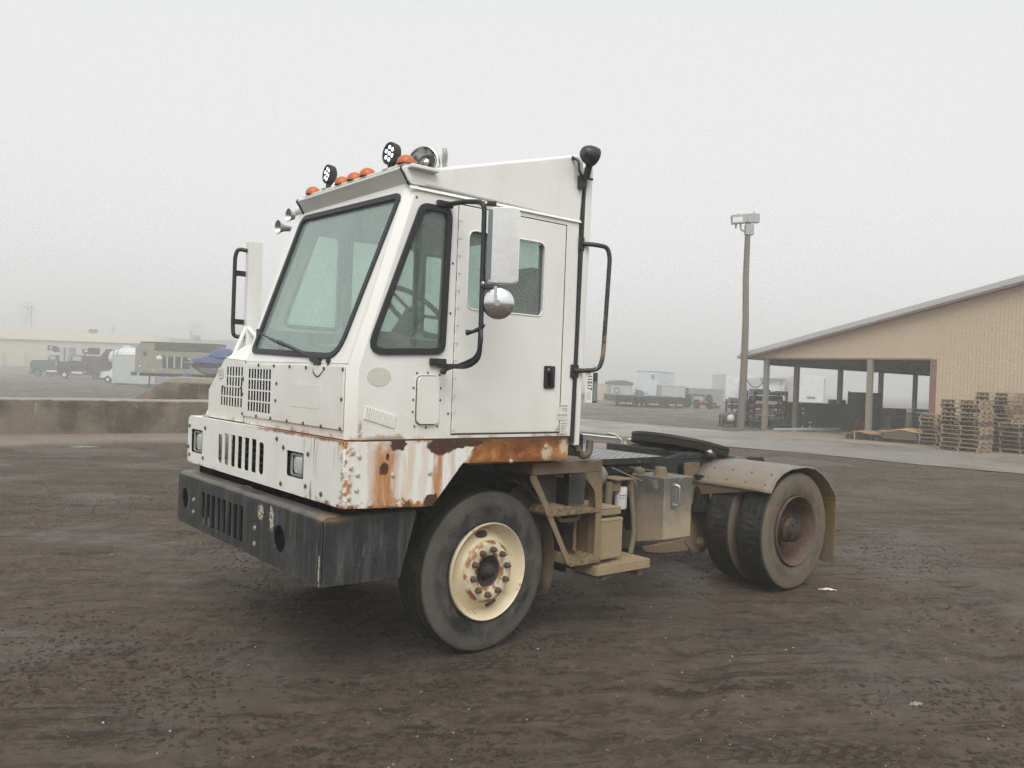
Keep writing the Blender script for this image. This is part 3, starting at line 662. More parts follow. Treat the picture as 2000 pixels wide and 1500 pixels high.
# ---- rusted side panel over the front wheel
sk = [(.080,1.392),(1.758,1.392),(1.752,1.236),(.884,1.249),(.672,1.004),(.078,1.027)]
b = plate(sk, [], .014, (0,-1.256,0), X3, Z3); box(b, .95,1.755,-1.249,-1.10,1.236,1.245)
skirt = obj('side_panel', b, M['rust_paint'], YT, 30, .004)
bolts('bolt', [(x,-1.263,z) for x,z in ((.135,1.335),(.125,1.25),(.175,1.31),(.168,1.21),(.120,1.165),(.165,1.125),(.118,1.085),(.645,1.20),(1.55,1.335),(.395,1.20),(1.26,1.25))], M['bolt_pale'], skirt, .012, .008, (0,-1,0))
b = BM(); box(b, .098,.112,-1.2655,-1.25,1.03,1.39); obj('corner_seam', b, M['rust_paint'], skirt, 0)
# ---- bumper
bp = roundp([(-1.19,.592),(1.19,.600),(1.19,.958),(-1.19,.958)], [.02,.03,.03,.0])
hl = [roundp(rect(.655-i*.1012-.033,.655-i*.1012+.033,.648,.880), .008, 3) for i in range(8)]+[ell(1.045,.785,.075,.078),ell(-.642,.766,.086,.082)]
b = plate(bp, hl, .014, (.007,0,0), Y3, Z3)
bum = obj('bumper', b, M['bumper'], YT, 30, .006, 3)
b = plate([(.0,.592),(.512,.584),(.612,.958),(.0,.958)], [], .014, (0,-1.183,0), X3, Z3); join(b, plate([(.0,.60),(.5,.60),(.61,.958),(.0,.958)], [], .014, (0,1.183,0), X3, Z3))
obj('bumper_wing', b, M['bumper'], bum, 30, .004)
b = BM(); prof = [(.001,.945),(.010,.965),(.03,.977),(.11,.980),(.11,.95),(.02,.945)]; prism(b, prof, (0,-1.186,0), X3, Z3, Y3, 2.372)
prof = [(-1.19,.950),(-1.183,.968),(-1.165,.977),(-1.06,.980),(-1.06,.95)]; prism(b, prof, (.06,0,0), Y3, Z3, X3, .55)
obj('bumper_top', b, M['bumper'], bum, 50, .003)
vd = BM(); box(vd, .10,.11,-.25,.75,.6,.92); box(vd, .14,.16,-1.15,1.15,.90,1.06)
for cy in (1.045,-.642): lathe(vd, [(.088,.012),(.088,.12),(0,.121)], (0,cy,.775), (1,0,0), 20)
obj('bumper_shade_backing', vd, M['void'], bum, 0)  # black backing paints the shade in the bumper slots, holes and gap
b = BM(); lathe(b, [(.0,.05),(.07,.052),(.07,.075),(0,.08)], (0,-.655,.766), (1,0,0), 20); prism(b, ell(-.715,.76,.010,.045,12), (.022,0,0), Y3, Z3, X3, .012); obj('marker_light', b, M['orange'], bum, 40)
b = BM(); lathe(b, [(.0,.03),(.055,.032),(.055,.05),(0,.051)], (0,-.628,.766), (1,0,0), 20); obj('light_socket', b, M['void'], bum, 40)
bolts('bolt', [(-.001,y,z) for y,z in ((.84,.80),(.84,.71),(-.29,.775),(-.29,.675))], M['bolt_grey'], bum, .015, .010)
b = BM(); box(b, .06,.075,-.25,-.20,.67,.73); box(b, .06,.075,-.03,.02,.68,.715); obj('tow_plate', b, M['bolt_pale'], bum, 0)
b = BM(); tube(b, bendy([(.05,.10,.985),(.04,-.05,1.01),(.045,-.2,.985),(.08,-.3,.975)], .06), .006, 6); obj('cable', b, M['tube'], bum, 40)
# ---- mirrors
MU = Vector((.775,-.632,0)).normalized()
M['mirror_reflection'] = simple('painted_reflection_grey', (.16,.21,.20), .25, .3)
b = BM()
tube(b, bendy([(.70,YN-.02,2.785),(.72,-1.42,2.785),(.742,-1.57,2.765),(.745,-1.572,2.30),(.745,-1.575,2.02),(.74,-1.575,1.88),(.72,-1.50,1.832),(.69,YN-.02,1.832)], .055), .0145, 12)
tube(b, bendy([(.745,-1.575,2.05),(.735,-1.60,1.98),(.735,-1.56,1.885),(.715,-1.45,1.845),(.69,YN-.09,1.815),(.675,YN-.08,1.80)], .05), .011, 10)
lathe(b, [(0,-.02),(.016,-.014),(.02,0),(.016,.014),(0,.02)], (.675,YN-.08,1.80), (0,0,1), 12); tube(b, [(.745,-1.575,2.05),(.72,-1.53,2.03),(.70,-1.50,2.025)], [.014,.010,.018], 10)
tube(b, [(.745,-1.575,2.05),(.75,-1.60,2.07)], [.012,.008], 8)
marm = obj('mirror_arm', b, M['tube'], YT, 40)
b = BM(); box(b, .635,.745,YN-.028,YN-.001,2.768,2.806); box(b, .625,.735,YN-.028,YN-.001,1.835,1.876); obox(b, (.765,-1.59,2.757), MU, Z3, MU.cross(Z3), .075,.026,.03); obox(b, (.78,-1.60,2.285), MU, Z3, MU.cross(Z3), .10,.028,.03); obj('mirror_bracket', b, M['black'], marm, 30, .006)
bolts('bolt', [(.727,-1.60,2.75),(.727,-1.60,2.30)], M['alu'], marm, .012)
mo = roundp(rect(.020,.192,2.310,2.735), .032)
MO = Vector((.752,-1.572,0)); MN = Vector((-MU.y,MU.x,0))
mm = obj('mirror', plate(mo, [], .05, MO, MU, Z3), M['mirror'], YT, 30, .014, 3)
obj('mirror_rim', plate(inset(mo,.006), [inset(mo,-.01)], .012, MO+MN*.022, MU, Z3), M['chrome'], mm, 30, .004)
obj('reflection_strip', plate(roundp(rect(.016,.042,2.325,2.72), .008), [], .02, MO-MN*.022, MU, Z3), M['mirror_reflection'], mm, 30, .004)  # painted reflection of a window along the mirror's edge
c = Vector((.815,-1.635,2.195)); d = Vector((-.66,-.74,-.05)).normalized()
b = BM(); lathe(b, [(.089,-.010),(.092,0),(.089,.005),(.072,.014),(.044,.022),(.018,.027),(0,.028)], c, d, 32); cm = obj('convex_mirror', b, M['chrome'], YT, 50)
b = BM(); obox(b, c+d*.030+Vector((-.01,.01,.05)), (0,0,1), MU, d, .09,.02,.012); tube(b, [c+d*.03,c+d*.065], .018, 12); obj('clamp', b, M['alu'], cm, 40)
# ---- rear corner: black post strip, white guard post, grab handle, work light
b = BM(); tube(b, [(1.838,YN-.002,3.22),(1.826,YN-.002,2.85),(1.802,YN-.002,1.36)], [.006,.015,.016], 8); obj('corner_seal', b, M['gasket'], YT, 40)
b = BM(); prism(b, [(1.822,1.335),(1.868,1.335),(1.905,3.235),(1.848,3.235)], (0,YN-.012,0), X3, Z3, Y3, .20); obj('rear_guard', b, M['paint'], YT, 30, .006)
b = BM(); tube(b, bendy([(1.83,YN-.012,2.705),(1.90,-1.31,2.70),(1.975,-1.345,2.69),(1.99,-1.355,2.62),(1.97,-1.345,1.95),(1.95,-1.335,1.86),(1.87,-1.29,1.845),(1.79,YN-.012,1.845)], .07), .0155, 12)
gh = obj('grab_handle', b, M['worn'], YT, 40)
b = BM(); box(b, 1.795,1.845,YN-.016,YN-.001,2.655,2.75); box(b, 1.765,1.835,YN-.016,YN-.001,1.795,1.885); obj('handle_foot', b, M['black'], gh, 30, .006)
b = BM(); c = Vector((1.78,-1.345,3.275)); d = Vector((.93,-.10,-.25)).normalized()
lathe(b, [(0,-.068),(.034,-.066),(.045,-.055),(.060,-.026),(.067,.008),(.067,.034),(.06,.039),(0,.041)], c, d, 28); tube(b, [(1.80,-1.32,3.235),(1.80,-1.29,3.13)], .024, 10); box(b, 1.765,1.815,YN-.045,YN-.006,3.07,3.155)
box(b, 1.79,1.87,YN-.05,YN-.03,3.135,3.147); tube(b, bendy([(1.71,YN-.012,3.262),(1.725,YN-.05,3.24),(1.725,YN-.06,3.17),(1.76,YN-.05,3.145),(1.80,-1.30,3.15)], .03), .009, 8); lathe(b, [(0,-.012),(.014,0),(0,.012)], (1.71,YN-.012,3.262), (0,1,0), 10)
obj('rear_work_light', b, M['tube'], YT, 40)
# ---- inside the cab
b = BM()
prism(b, [(.20,1.44),(.20,1.86),(.36,1.93),(.52,1.90),(.60,1.44)], (0,-1.16,0), X3, Z3, Y3, .85); prism(b, [(.20,1.44),(.20,1.83),(.45,1.85),(.55,1.44)], (0,-.31,0), X3, Z3, Y3, .5)
obj('dashboard', b, M['inner'], YT, 30, .02)
stw = BM(); c = Vector((.78,-.84,2.17)); ax = Vector((.62,.0,.78)).normalized(); u, w = frame_of(ax)
ringp = [c+(u*math.cos(t)+w*math.sin(t))*.225 for t in [2*math.pi*k/40 for k in range(41)]]
tube(stw, ringp, .016, 10, cap=False)
for t in (.3, 2.4, 4.5): tube(stw, [c-ax*.02, c+(u*math.cos(t)+w*math.sin(t))*.22], .011, 8)
lathe(stw, [(0,.03),(.05,.02),(.065,-.03),(.06,-.10),(.05,-.25)], c, ax, 20)
obj('steering_wheel', stw, M['tube'], YT, 40)
b = BM(); obox(b, (1.60,-.82,2.13), (1,0,.10), (0,1,0), (-.10,0,1), .13,.56,.80); obox(b, (1.40,-.82,1.72), (1,0,.05), (0,1,0), (-.05,0,1), .5,.54,.14); box(b, 1.25,1.55,-1.0,-.65,1.44,1.66)
obj('seat', b, M['seat'], YT, 30, .05, 4)
b = BM()
bmesh.ops.create_icosphere(b, subdivisions=4, radius=1)
for v in b.verts:
    n_ = .12*math.sin(v.co.x*9+v.co.y*4)+.10*math.sin(v.co.y*13+v.co.z*7); v.co = Vector((v.co.x*.11,v.co.y*.16,v.co.z*.085))*(1+n_)+Vector((.50,-1.03,1.925))
obj('folded_jacket', b, M['cloth'], YT, 60)
b = BM(); obox(b, (.36,-.62,1.945), (1,0,.1), (0,1,0), (-.1,0,1), .16,.22,.012); obj('paper_sheet', b, M['papers'], YT, 0)
b = BM(); c = Vector((.55,-.34,2.72))
for k in range(5):
    rr_ = .02+.017*k; tube(b, [c+Vector((0,math.cos(t)*rr_,math.sin(t)*rr_)) for t in [2*math.pi*j/20 for j in range(21)]], .004, 5, cap=False)
for j in range(10): t = math.pi*j/5; tube(b, [c, c+Vector((0,math.cos(t)*.09,math.sin(t)*.09))], .003, 5)
tube(b, [c+Vector((.03,0,.0)),c+Vector((.05,0,.10))], .012, 8); obj('cab_fan', b, M['tube'], YT, 40)
# ================================================================== chassis, wheels, deck
# ---- wheels (built round their own hub; the outer face looks along -y)
def tyre_profile(R_, w, groove=4):
    p = [(R_*.585, -w*.36),(R_*.60,-w*.43),(R_*.66,-w*.485),(R_*.76,-w*.5),(R_*.86,-w*.485),(R_*.93,-w*.465),(R_*.965,-w*.45),(R_*.985,-w*.425),(R_*.993,-w*.40)]
    q = [(r, -a) for r, a in p[::-1]]
    mid = []
    for k in range(groove):
        a = -w*.33+w*.66*k/(groove-1); g = .010
        mid += [(R_, a-g),(R_-.012, a-g*.6),(R_-.012, a+g*.6),(R_, a+g)]
    return p+mid+q
def rim_steer(parent):
    b = BM(); f = -.155
    prof = [(.315,f+.02),(.318,f),(.312,f-.008),(.304,f-.002),(.298,f+.018),(.286,f+.045),(.278,f+.075),(.268,f+.088),(.25,f+.080),(.22,f+.045),(.195,f+.006),(.188,f-.002),(.180,f-.004),(.112,f-.004),(.104,f+.002),(.100,f+.02),(.100,f+.10)]
    lathe(b, prof, (0,0,0), (0,1,0), 56); rim = obj('rim', b, M['rim_cream'], parent, 40)
    b = BM()
    for i in range(10):
        t = 2*math.pi*(i+.3)/10; c = Vector((math.cos(t)*.145, f-.003, math.sin(t)*.145))
        lathe(b, [(.021,0),(.021,-.008),(.0185,-.010),(.0185,-.030),(.014,-.034),(.008,-.036),(.008,-.048),(0,-.050)], c, (0,1,0), 6)
    obj('lug_nut', b, M['nut'], parent, 30)
    b = BM(); lathe(b, [(.101,f+.03),(.096,f+.012),(.088,f+.018),(.06,f+.03),(.052,f+.01),(.046,f-.006),(.034,f-.012),(.028,f-.03),(.018,f-.034),(0,f-.034)], (0,0,0), (0,1,0), 32); obj('hub', b, M['hub_dark'], parent, 40)
    b = BM()
    for t in (R(96), R(-72)):
        for s in (0,):
            c = Vector((math.cos(t)*.236, f+.060, math.sin(t)*.236)); rad = Vector((math.cos(t),.95 if True else 0,math.sin(t))).normalized()
            rad = Vector((math.cos(t)*.80, .60, math.sin(t)*.80)).normalized(); tan = Vector((-math.sin(t),0,math.cos(t))); nrm = rad.cross(tan).normalized()
            if nrm.y > 0: nrm = -nrm
            vs = [b.verts.new(c+tan*(math.cos(a)*.043)+rad*(math.sin(a)*.026)+nrm*.008) for a in [2*math.pi*k/24 for k in range(24)]]
            b.faces.new(vs); vs2 = [b.verts.new(v.co-nrm*.02) for v in vs]
            for k in range(24): b.faces.new((vs[k], vs[(k+1)%24], vs2[(k+1)%24], vs2[k]))
    obj('hand_hole_shade', b, M['hub_dark'], parent, 40)  # dark discs on the rim, shade of the openings put into colour
def rim_dual(parent):
    b = BM(); f = -.135
    prof = [(.309,f+.02),(.312,f),(.306,f-.008),(.298,f),(.290,f+.022),(.278,f+.05),(.270,f+.10),(.265,f+.175),(.252,f+.195),(.20,f+.200),(.14,f+.198),(.112,f+.190),(.108,f+.05),(.104,f+.03)]
    lathe(b, prof, (0,0,0), (0,1,0), 56); obj('rim', b, M['rim_rust'], parent, 40)
    b = BM()
    for i in range(10):
        t = 2*math.pi*i/10; c = Vector((math.cos(t)*.168, f+.196, math.sin(t)*.168))
        lathe(b, [(.021,0),(.0185,-.010),(.0185,-.030),(.008,-.036),(.008,-.05),(0,-.052)], c, (0,1,0), 6)
    obj('lug_nut', b, M['nut'], parent, 30)
    b = BM(); lathe(b, [(.112,f+.09),(.104,f+.03),(.098,f+.006),(.088,f+.0),(.07,f-.002),(.055,f-.012),(.03,f-.016),(0,f-.016)], (0,0,0), (0,1,0), 28)
    for i in range(8):
        t = 2*math.pi*i/8; lathe(b, [(.011,0),(.011,-.014),(0,-.016)], (math.cos(t)*.08,f,math.sin(t)*.08), (0,1,0), 6)
    obj('hub', b, M['hub_dark'], parent, 35)
def lugged(R_, w):
    """drive tyre with cross-cut shoulder blocks"""
    b = BM(); prof = tyre_profile(R_, w, 4); seg = 168
    lathe(b, prof, (0,0,0), (0,1,0), seg)
    for v in b.verts:
        r = math.hypot(v.co.x, v.co.z)
        if r > R_*.975:
            t = math.atan2(v.co.z, v.co.x)+abs(v.co.y)*.55
            if (t/(2*math.pi)*56) % 1 < .30: k = (R_-.008)/R_; v.co.x *= k; v.co.z *= k
    return b
b = BM(); lathe(b, tyre_profile(.525,.285,4), (0,0,0), (0,1,0), 96)
wf = obj('wheel', b, M['tyre_front'], YT, 30, loc=(1.2364,-1.087+.1425,.517)); wf.rotation_euler = (0,0,R(2.9)); rim_steer(wf)
c = copy_tree(wf, YT); c.location = (1.2364,1.087-.1425,.517); c.rotation_euler = (0,0,math.pi+R(2.9))
wr = obj('wheel', lugged(.527,.275), M['tyre_rear'], YT, 30, loc=(4.563,-1.271+.1375,.518)); rim_dual(wr)
wi = obj('wheel', wr.data, None, YT, 0, loc=(4.563,-.792,.518))
c = copy_tree(wr, YT); c.location = (4.563,1.271-.1375,.518); c.rotation_euler = (0,0,math.pi)
wi2 = obj('wheel', wr.data, None, YT, 0, loc=(4.563,.792,.518))
# ---- axles, frame, engine mass
b = BM(); tube(b, [(4.563,-.66,.518),(4.563,-.25,.53),(4.563,.25,.53),(4.563,.66,.518)], [.075,.085,.085,.075], 14); lathe(b, [(0,-.21),(.13,-.16),(.20,0),(.13,.16),(0,.21)], (4.563,0,.53), (1,0,0), 20); obj('rear_axle', b, M['frame_rear'], YT, 40)
b = BM(); tube(b, [(1.236,-.80,.52),(1.236,-.62,.50),(1.236,-.45,.42),(1.236,.45,.42),(1.236,.62,.50),(1.236,.80,.52)], .055, 10); obj('front_axle', b, M['under'], YT, 40)
b = BM(); box(b, .25,2.75,-.40,.80,.60,1.34); box(b, .62,1.10,-.80,-.40,.80,1.32); box(b, .14,.30,-1.0,1.0,.70,1.02); box(b, .62,1.88,-1.10,1.2,1.36,1.395); box(b,.66,1.88,.85,1.2,.95,1.36)
obj('engine', b, M['under'], YT, 30, .03)
b = BM(); box(b, 1.95,1.97,-1.06,-.45,.42,1.20); obj('wheel_splash_guard', b, M['under'], YT, 30, .003)
b = BM()
arc = [(1.236+math.cos(t)*.62, .52+math.sin(t)*.62) for t in [R(-22)+R(90)*k/10 for k in range(11)]]
for (x0,z0),(x1,z1) in zip(arc[:-1],arc[1:]):
    vs = [b.verts.new(p) for p in ((x0,-1.05,z0),(x1,-1.05,z1),(x1,-.74,z1),(x0,-.74,z0))]; b.faces.new(vs)
bmesh.ops.remove_doubles(b, verts=b.verts[:], dist=1e-4)
o = obj('front_mudguard', b, M['step_dark'], YT, 60); sm_ = o.modifiers.new('thick','SOLIDIFY'); sm_.thickness = .008
for s, nm in ((-1,'frame_rail'),(1,'frame_rail')):
    y0, y1 = (-.44,-.36) if s < 0 else (.36,.44)
    b = BM()
    yo = y0 if s < 0 else y1
    prism(b, [(1.9,1.10),(5.25,1.075),(5.40,.95),(5.40,.80),(5.1,.78),(1.9,.80)], (0,yo,0), X3, Z3, Y3, .012*(-s))
    box(b, 1.9,5.0,min(y0,y1)+(.012 if s<0 else 0),max(y0,y1)-(.012 if s>0 else 0),1.065,1.078)
    fr = obj(nm, b, M['frame'], YT, 30, .004)
b = BM()
for x,z in ((3.75,.99),(4.02,1.01)): lathe(b, [(.018,0),(.018,.006),(0,.007)], (x,-.4415,z), (0,-1,0), 12)
box(b, 3.92,3.99,-.4435,-.4415,.93,1.04); obj('frame_hole', b, M['void'], YT, 0)
# suspension hanger, trailing arm and pivot in front of the rear wheels
b = BM(); prism(b, [(3.98,1.06),(4.20,1.06),(4.30,.62),(4.46,.28),(4.28,.20),(4.12,.24),(4.02,.34),(4.05,.60)], (0,-.47,0), X3, Z3, Y3, .03); prism(b, [(3.45,.34),(4.10,.36),(4.10,.24),(3.70,.26),(3.5,.29)], (0,-.462,0), X3, Z3, Y3, .02)
hg = obj('suspension_hanger', b, M['frame_rear'], YT, 30, .006)
b = BM(); lathe(b, [(.055,0),(.055,.02),(.042,.022),(.042,.045),(.03,.05),(0,.05)], (4.24,-.47,.31), (0,-1,0), 6); obj('pivot_bolt', b, M['box_mud'], hg, 30)
b = BM(); tube(b, [(4.18,-.52,.95),(4.18,-.52,.60)], .075, 16); box(b, 4.05,4.28,-.62,-.44,.62,.68); obj('air_spring', b, M['under'], YT, 40)
# ---- deck grating and its edge
b = BM(); box(b, 2.02,3.50,-.62,.72,1.125,1.15); dk = obj('deck_plate', b, M['deck'], YT, 30, .003)
b = BM(); box(b, 2.0,3.52,-.632,-.622,1.10,1.152); box(b, 3.502,3.515,-.62,.72,1.10,1.152); box(b, 2.0,3.5,.722,.732,1.10,1.17); obj('deck_edge', b, M['frame'], dk, 30, .002)
b = BM(); tube(b, bendy([(1.84,-1.21,1.36),(1.90,-1.21,1.30),(1.93,-1.22,1.255),(2.0,-1.215,1.27),(2.02,-1.20,1.36)], .05), .026, 12); tube(b, [(1.86,-1.235,1.38),(1.86,-1.24,1.30),(1.89,-1.24,1.295)], .008, 8); obj('pipe_elbow', b, M['step'], YT, 40)
b = BM(); box(b, 2.1,3.3,-.60,-.44,1.02,1.085); prism(b, [(2.9,1.09),(3.75,1.105),(4.0,1.15),(4.25,1.145),(4.38,1.09)], (0,-.44,0), X3, Z3, Y3, .06); obj('deck_channel', b, M['frame'], YT, 30, .01)
# ---- coupling plate (fifth wheel)
def horse(k=1.):
    out = []
    for i in range(25):
        t = math.pi/2+math.pi*i/24; out.append((.42*k*math.cos(t)*1.02, .47*k*math.sin(t)))
    out += [(.22*k,-.47*k),(.44*k,-.32*k),(.50*k,-.20*k),(.34*k,-.06*k),(.14*k,-.05),(.14*k,.05),(.34*k,.06*k),(.50*k,.20*k),(.44*k,.32*k),(.22*k,.47*k)]
    return out
tl = R(11.5); U5 = Vector((math.cos(tl),0,-math.sin(tl))); o5 = Vector((4.43,0,1.215)); W5 = U5.cross(Y3)
b = plate(horse(), [], .03, o5, U5, Y3); fw = obj('coupling_plate', b, M['grease'], YT, 30, .006)
b = plate(inset(horse(.985),0), [], .065, o5-W5*.046, U5, Y3)
bmesh.ops.scale(b, vec=(1,1,1), verts=b.verts[:])
obj('plate_skirt', b, M['under'], fw, 30, .01)
b = BM(); box(b, 4.15,4.70,-.42,-.36,1.06,1.12); box(b, 4.15,4.70,.36,.42,1.06,1.12); tube(b, [(4.43,-.45,1.12),(4.43,.45,1.12)], .045, 12); tube(b, [(4.30,-.47,1.125),(4.40,-.47,1.12)], .03, 10); box(b, 4.2,5.15,-.40,-.28,.98,1.08); box(b, 4.2,5.15,.28,.40,.98,1.08); box(b, 3.95,4.15,-.15,.5,1.09,1.165); box(b, 4.08,4.70,-.34,.34,1.05,1.145); obj('plate_mount', b, M['grease'], fw, 35, .006)
b = BM(); tube(b, [(4.06,.33,1.16),(4.00,.42,1.25),(3.92,.47,1.27)], .012, 8); obox(b, (4.06,.36,1.20), (1,0,0), (0,1,0), (0,0,1), .07,.03,.09); tube(b, [(4.32,-.46,1.14),(4.36,-.47,1.15)], .025, 10); obj('release_rod', b, M['bolt_pale'], fw, 40)
# ramps at the tail
for s in (-1, 1):
    b = BM(); prism(b, [(4.78,1.10),(4.95,1.07),(5.42,.86),(5.42,.84),(4.78,1.0)], (0,s*.40-.06,0), X3, Z3, Y3, .12); obj('tail_ramp', b, M['fender'], YT, 30, .006)
b = BM(); box(b, 5.36,5.42,-.44,.44,.74,.96); obj('rear_crossmember', b, M['frame_rear'], YT, 30, .01)
# ---- rear fenders and mud flaps
FP = [(4.095,.885),(4.17,.985),(4.27,1.045),(4.40,1.078),(4.63,1.088),(4.78,1.068),(4.90,1.015),(5.02,.935),(5.10,.86),(5.155,.795)]
def fender(s):
    b = BM(); y0, y1 = s*1.30, s*.46
    fine = []
    for (a0,a1),(c0,c1) in zip(FP[:-1],FP[1:]):
        for k in range(3): fine.append((a0+(c0-a0)*k/3, a1+(c1-a1)*k/3))
    fine.append(FP[-1]); ny = 6; rows = []
    for x, z in fine: rows.append([b.verts.new((x+ (.02 if j==0 else 0)*0, y0+(y1-y0)*j/ny, z-(.0 if 0<j<ny else .006))) for j in range(ny+1)])
    for a, c in zip(rows[:-1], rows[1:]):
        for j in range(ny): b.faces.new((a[j], a[j+1], c[j+1], c[j]))
    bmesh.ops.recalc_face_normals(b, faces=b.faces[:])
    o = obj('rear_fender', b, M['fender'], YT, 60); m = o.modifiers.new('thick','SOLIDIFY'); m.thickness = .007; m.offset = 0
    b = BM()
    ed = [(x,y0-s*.004,z-.004) for x,z in fine]; tube(b, ed, .010, 6); obj('fender_edge', b, M['fender'], o, 60)
    b = BM()
    for y in (s*1.22, s*1.02, s*.82, s*.62):
        for x, z in ((4.135,.944),(4.225,1.026)): lathe(b, [(.0085,0),(.007,.004),(0,.005)], (x,y,z), (-.6,0,.8), 8)
    lathe(b, [(.014,0),(0,.01)], (5.08,s*1.29,.86), (0,-1,0), 10)
    obj('bolt', b, M['bolt'], o, 40)
    b = BM(); pts = [(4.09,.89),(4.10,.80)]
    if True:
        vs = [b.verts.new(p) for p in ((4.10,y0*.99,.884),(4.10,y1,.884),(4.12,y1,.76),(4.11,y0*.80,.865))]; b.faces.new(vs)
    q = obj('fender_stay', b, M['frame_rear'], o, 0); m = q.modifiers.new('thick','SOLIDIFY'); m.thickness = .006
    b = BM(); box(b, 5.155,5.166,min(s*1.30,s*.74),max(s*1.30,s*.74),.17,.80); f = obj('mud_flap', b, M['flap'], YT, 30, .003)
    b = BM(); box(b, 5.148,5.154,min(s*1.31,s*.73),max(s*1.31,s*.73),.765,.805); obj('flap_bar', b, M['frame_rear'], f, 30, .002)
fender(-1); fender(1)
# ---- steps below the cab rear
ys, yi = -1.20, -.78
b = BM(); box(b, 1.515,2.155,ys,ys+.012,1.14,1.222); box(b, 1.515,2.155,ys+.012,yi,1.205,1.222); box(b, 1.50,1.514,ys+.0,yi,1.14,1.222)
stp = obj('step_frame', b, M['step'], YT, 30, .004)
b = BM(); prism(b, [(1.483,1.138),(1.535,1.138),(1.60,1.03),(1.885,.52),(1.872,.498),(1.84,.52),(1.575,.985),(1.49,1.10)], (0,ys,0), X3, Z3, Y3, .010); prism(b, [(2.03,1.138),(2.158,1.138),(2.172,.515),(2.10,.515),(2.11,.86),(2.09,1.0),(2.00,1.10)], (0,ys,0), X3, Z3, Y3, .010); box(b, 2.148,2.158,ys+.010,ys+.12,.52,1.135)
box(b, 1.66,2.15,ys+.012,yi,.862,.874); box(b, 1.86,2.30,ys+.012,yi,.505,.517); obj('step_bracket', b, M['step'], stp, 30, .002)
M['bracket_mud'] = None
def mud_lump(bm, x0, x1, y0, y1, z, h, seed):
    r_ = random.Random(seed); nx, ny = 26, 10; g = []
    for i in range(nx+1):
        row = []
        for j in range(ny+1):
            fx, fy = i/nx, j/ny; e = min(1, 6*min(fx,1-fx))*min(1, 4*min(fy+.2,1-fy))
            row.append(bm.verts.new((x0+(x1-x0)*fx+r_.uniform(-.003,.003), y0+(y1-y0)*fy+r_.uniform(-.004,.004), z+h*e*(.55+.45*math.sin(fx*5+seed))+r_.uniform(-.006,.008)*e)))
        g.append(row)
    for i in range(nx):
        for j in range(ny): bm.faces.new((g[i][j], g[i+1][j], g[i+1][j+1], g[i][j+1]))
    lo = [bm.verts.new((g[i][0].co.x, y0, z-.02)) for i in range(nx+1)]
    for i in range(nx): bm.faces.new((g[i][0], lo[i], lo[i+1], g[i+1][0]))
b = BM(); mud_lump(b, 1.655,2.145,ys-.006,yi,.875,.055,1); mud_lump(b, 1.86,2.16,ys-.008,yi,.518,.075,2)
for k in range(0):
    t = rng.random(); x = 1.535+(1.865-1.535)*t; z = 1.10+(.53-1.10)*t
    bmesh.ops.create_icosphere(b, subdivisions=2, radius=rng.uniform(.012,.034), matrix=Matrix.Translation((x+rng.uniform(-.024,.006),ys+.002,z+rng.uniform(-.02,.02)))@Matrix.Diagonal((.8,.22,1.5,1)))
for k in range(0):
    x, z = rng.uniform(2.10,2.155), rng.uniform(.53,1.05)
    bmesh.ops.create_icosphere(b, subdivisions=2, radius=rng.uniform(.012,.032), matrix=Matrix.Translation((x,ys+.002,z))@Matrix.Diagonal((.8,.22,1.5,1)))
obj('caked_mud', b, M['mud'], stp, 60)
b = BM(); tube(b, [(1.80,yi+.02,.86),(1.80,yi+.02,.56)], .012, 8); tube(b, bendy([(1.84,ys+.1,.855),(1.85,ys+.1,.80),(2.03,ys+.1,.795),(2.04,ys+.1,.85)], .03), .015, 8); tube(b, [(2.06,ys+.16,.84),(2.06,ys+.16,.56)], .014, 8); obj('step_stay', b, M['step'], stp, 40)
# tread plates of the outer steps: cellular grip surface
def grip(bm, x0, x1, y0, y1, z, t):
    holes = []; nx = max(2, int((x1-x0)/.055)); ny = max(2, int((y1-y0)/.045))
    for i in range(nx):
        for j in range(ny):
            cx, cy = x0+.012+(x1-x0-.024)*(i+.5)/nx, y0+.012+(y1-y0-.024)*(j+.5)/ny; holes.append(rect(cx-.016,cx+.016,cy-.013,cy+.013))
    join(bm, plate(rect(x0,x1,y0,y1), holes, .012, (0,0,z), X3, Y3)); box(bm, x0,x1,y0,y0+.012,z-t,z-.006); box(bm, x0,x0+.012,y0+.012,y1,z-t,z-.006); box(bm, x1-.012,x1,y0+.012,y1,z-t,z-.006); box(bm, x0+.012,x1-.012,y0+.012,y1,z-.03,z-.018)
b = BM(); grip(b, 2.10,2.66,-1.235,-.86,.468,.06); low = obj('lower_step', b, M['box_mud'], YT, 30, .002)
b = BM(); box(b, 2.20,2.24,-1.20,-.9,.36,.405); box(b, 2.58,2.62,-1.20,-.9,.345,.405); prism(b, [(2.24,.40),(2.40,.405),(2.38,.38),(2.25,.36)], (0,-1.19,0), X3, Z3, Y3, .02); obj('step_foot', b, M['mud'], low, 30, .006)
b = BM(); grip(b, 2.175,2.41,-1.16,-.80,.862,.05); box(b, 2.185,2.425,-1.165,-.82,.50,.792); box(b, 2.18,2.43,-1.168,-.80,.770,.782)
bbx = obj('battery_box', b, M['box_mud'], YT, 30, .006)
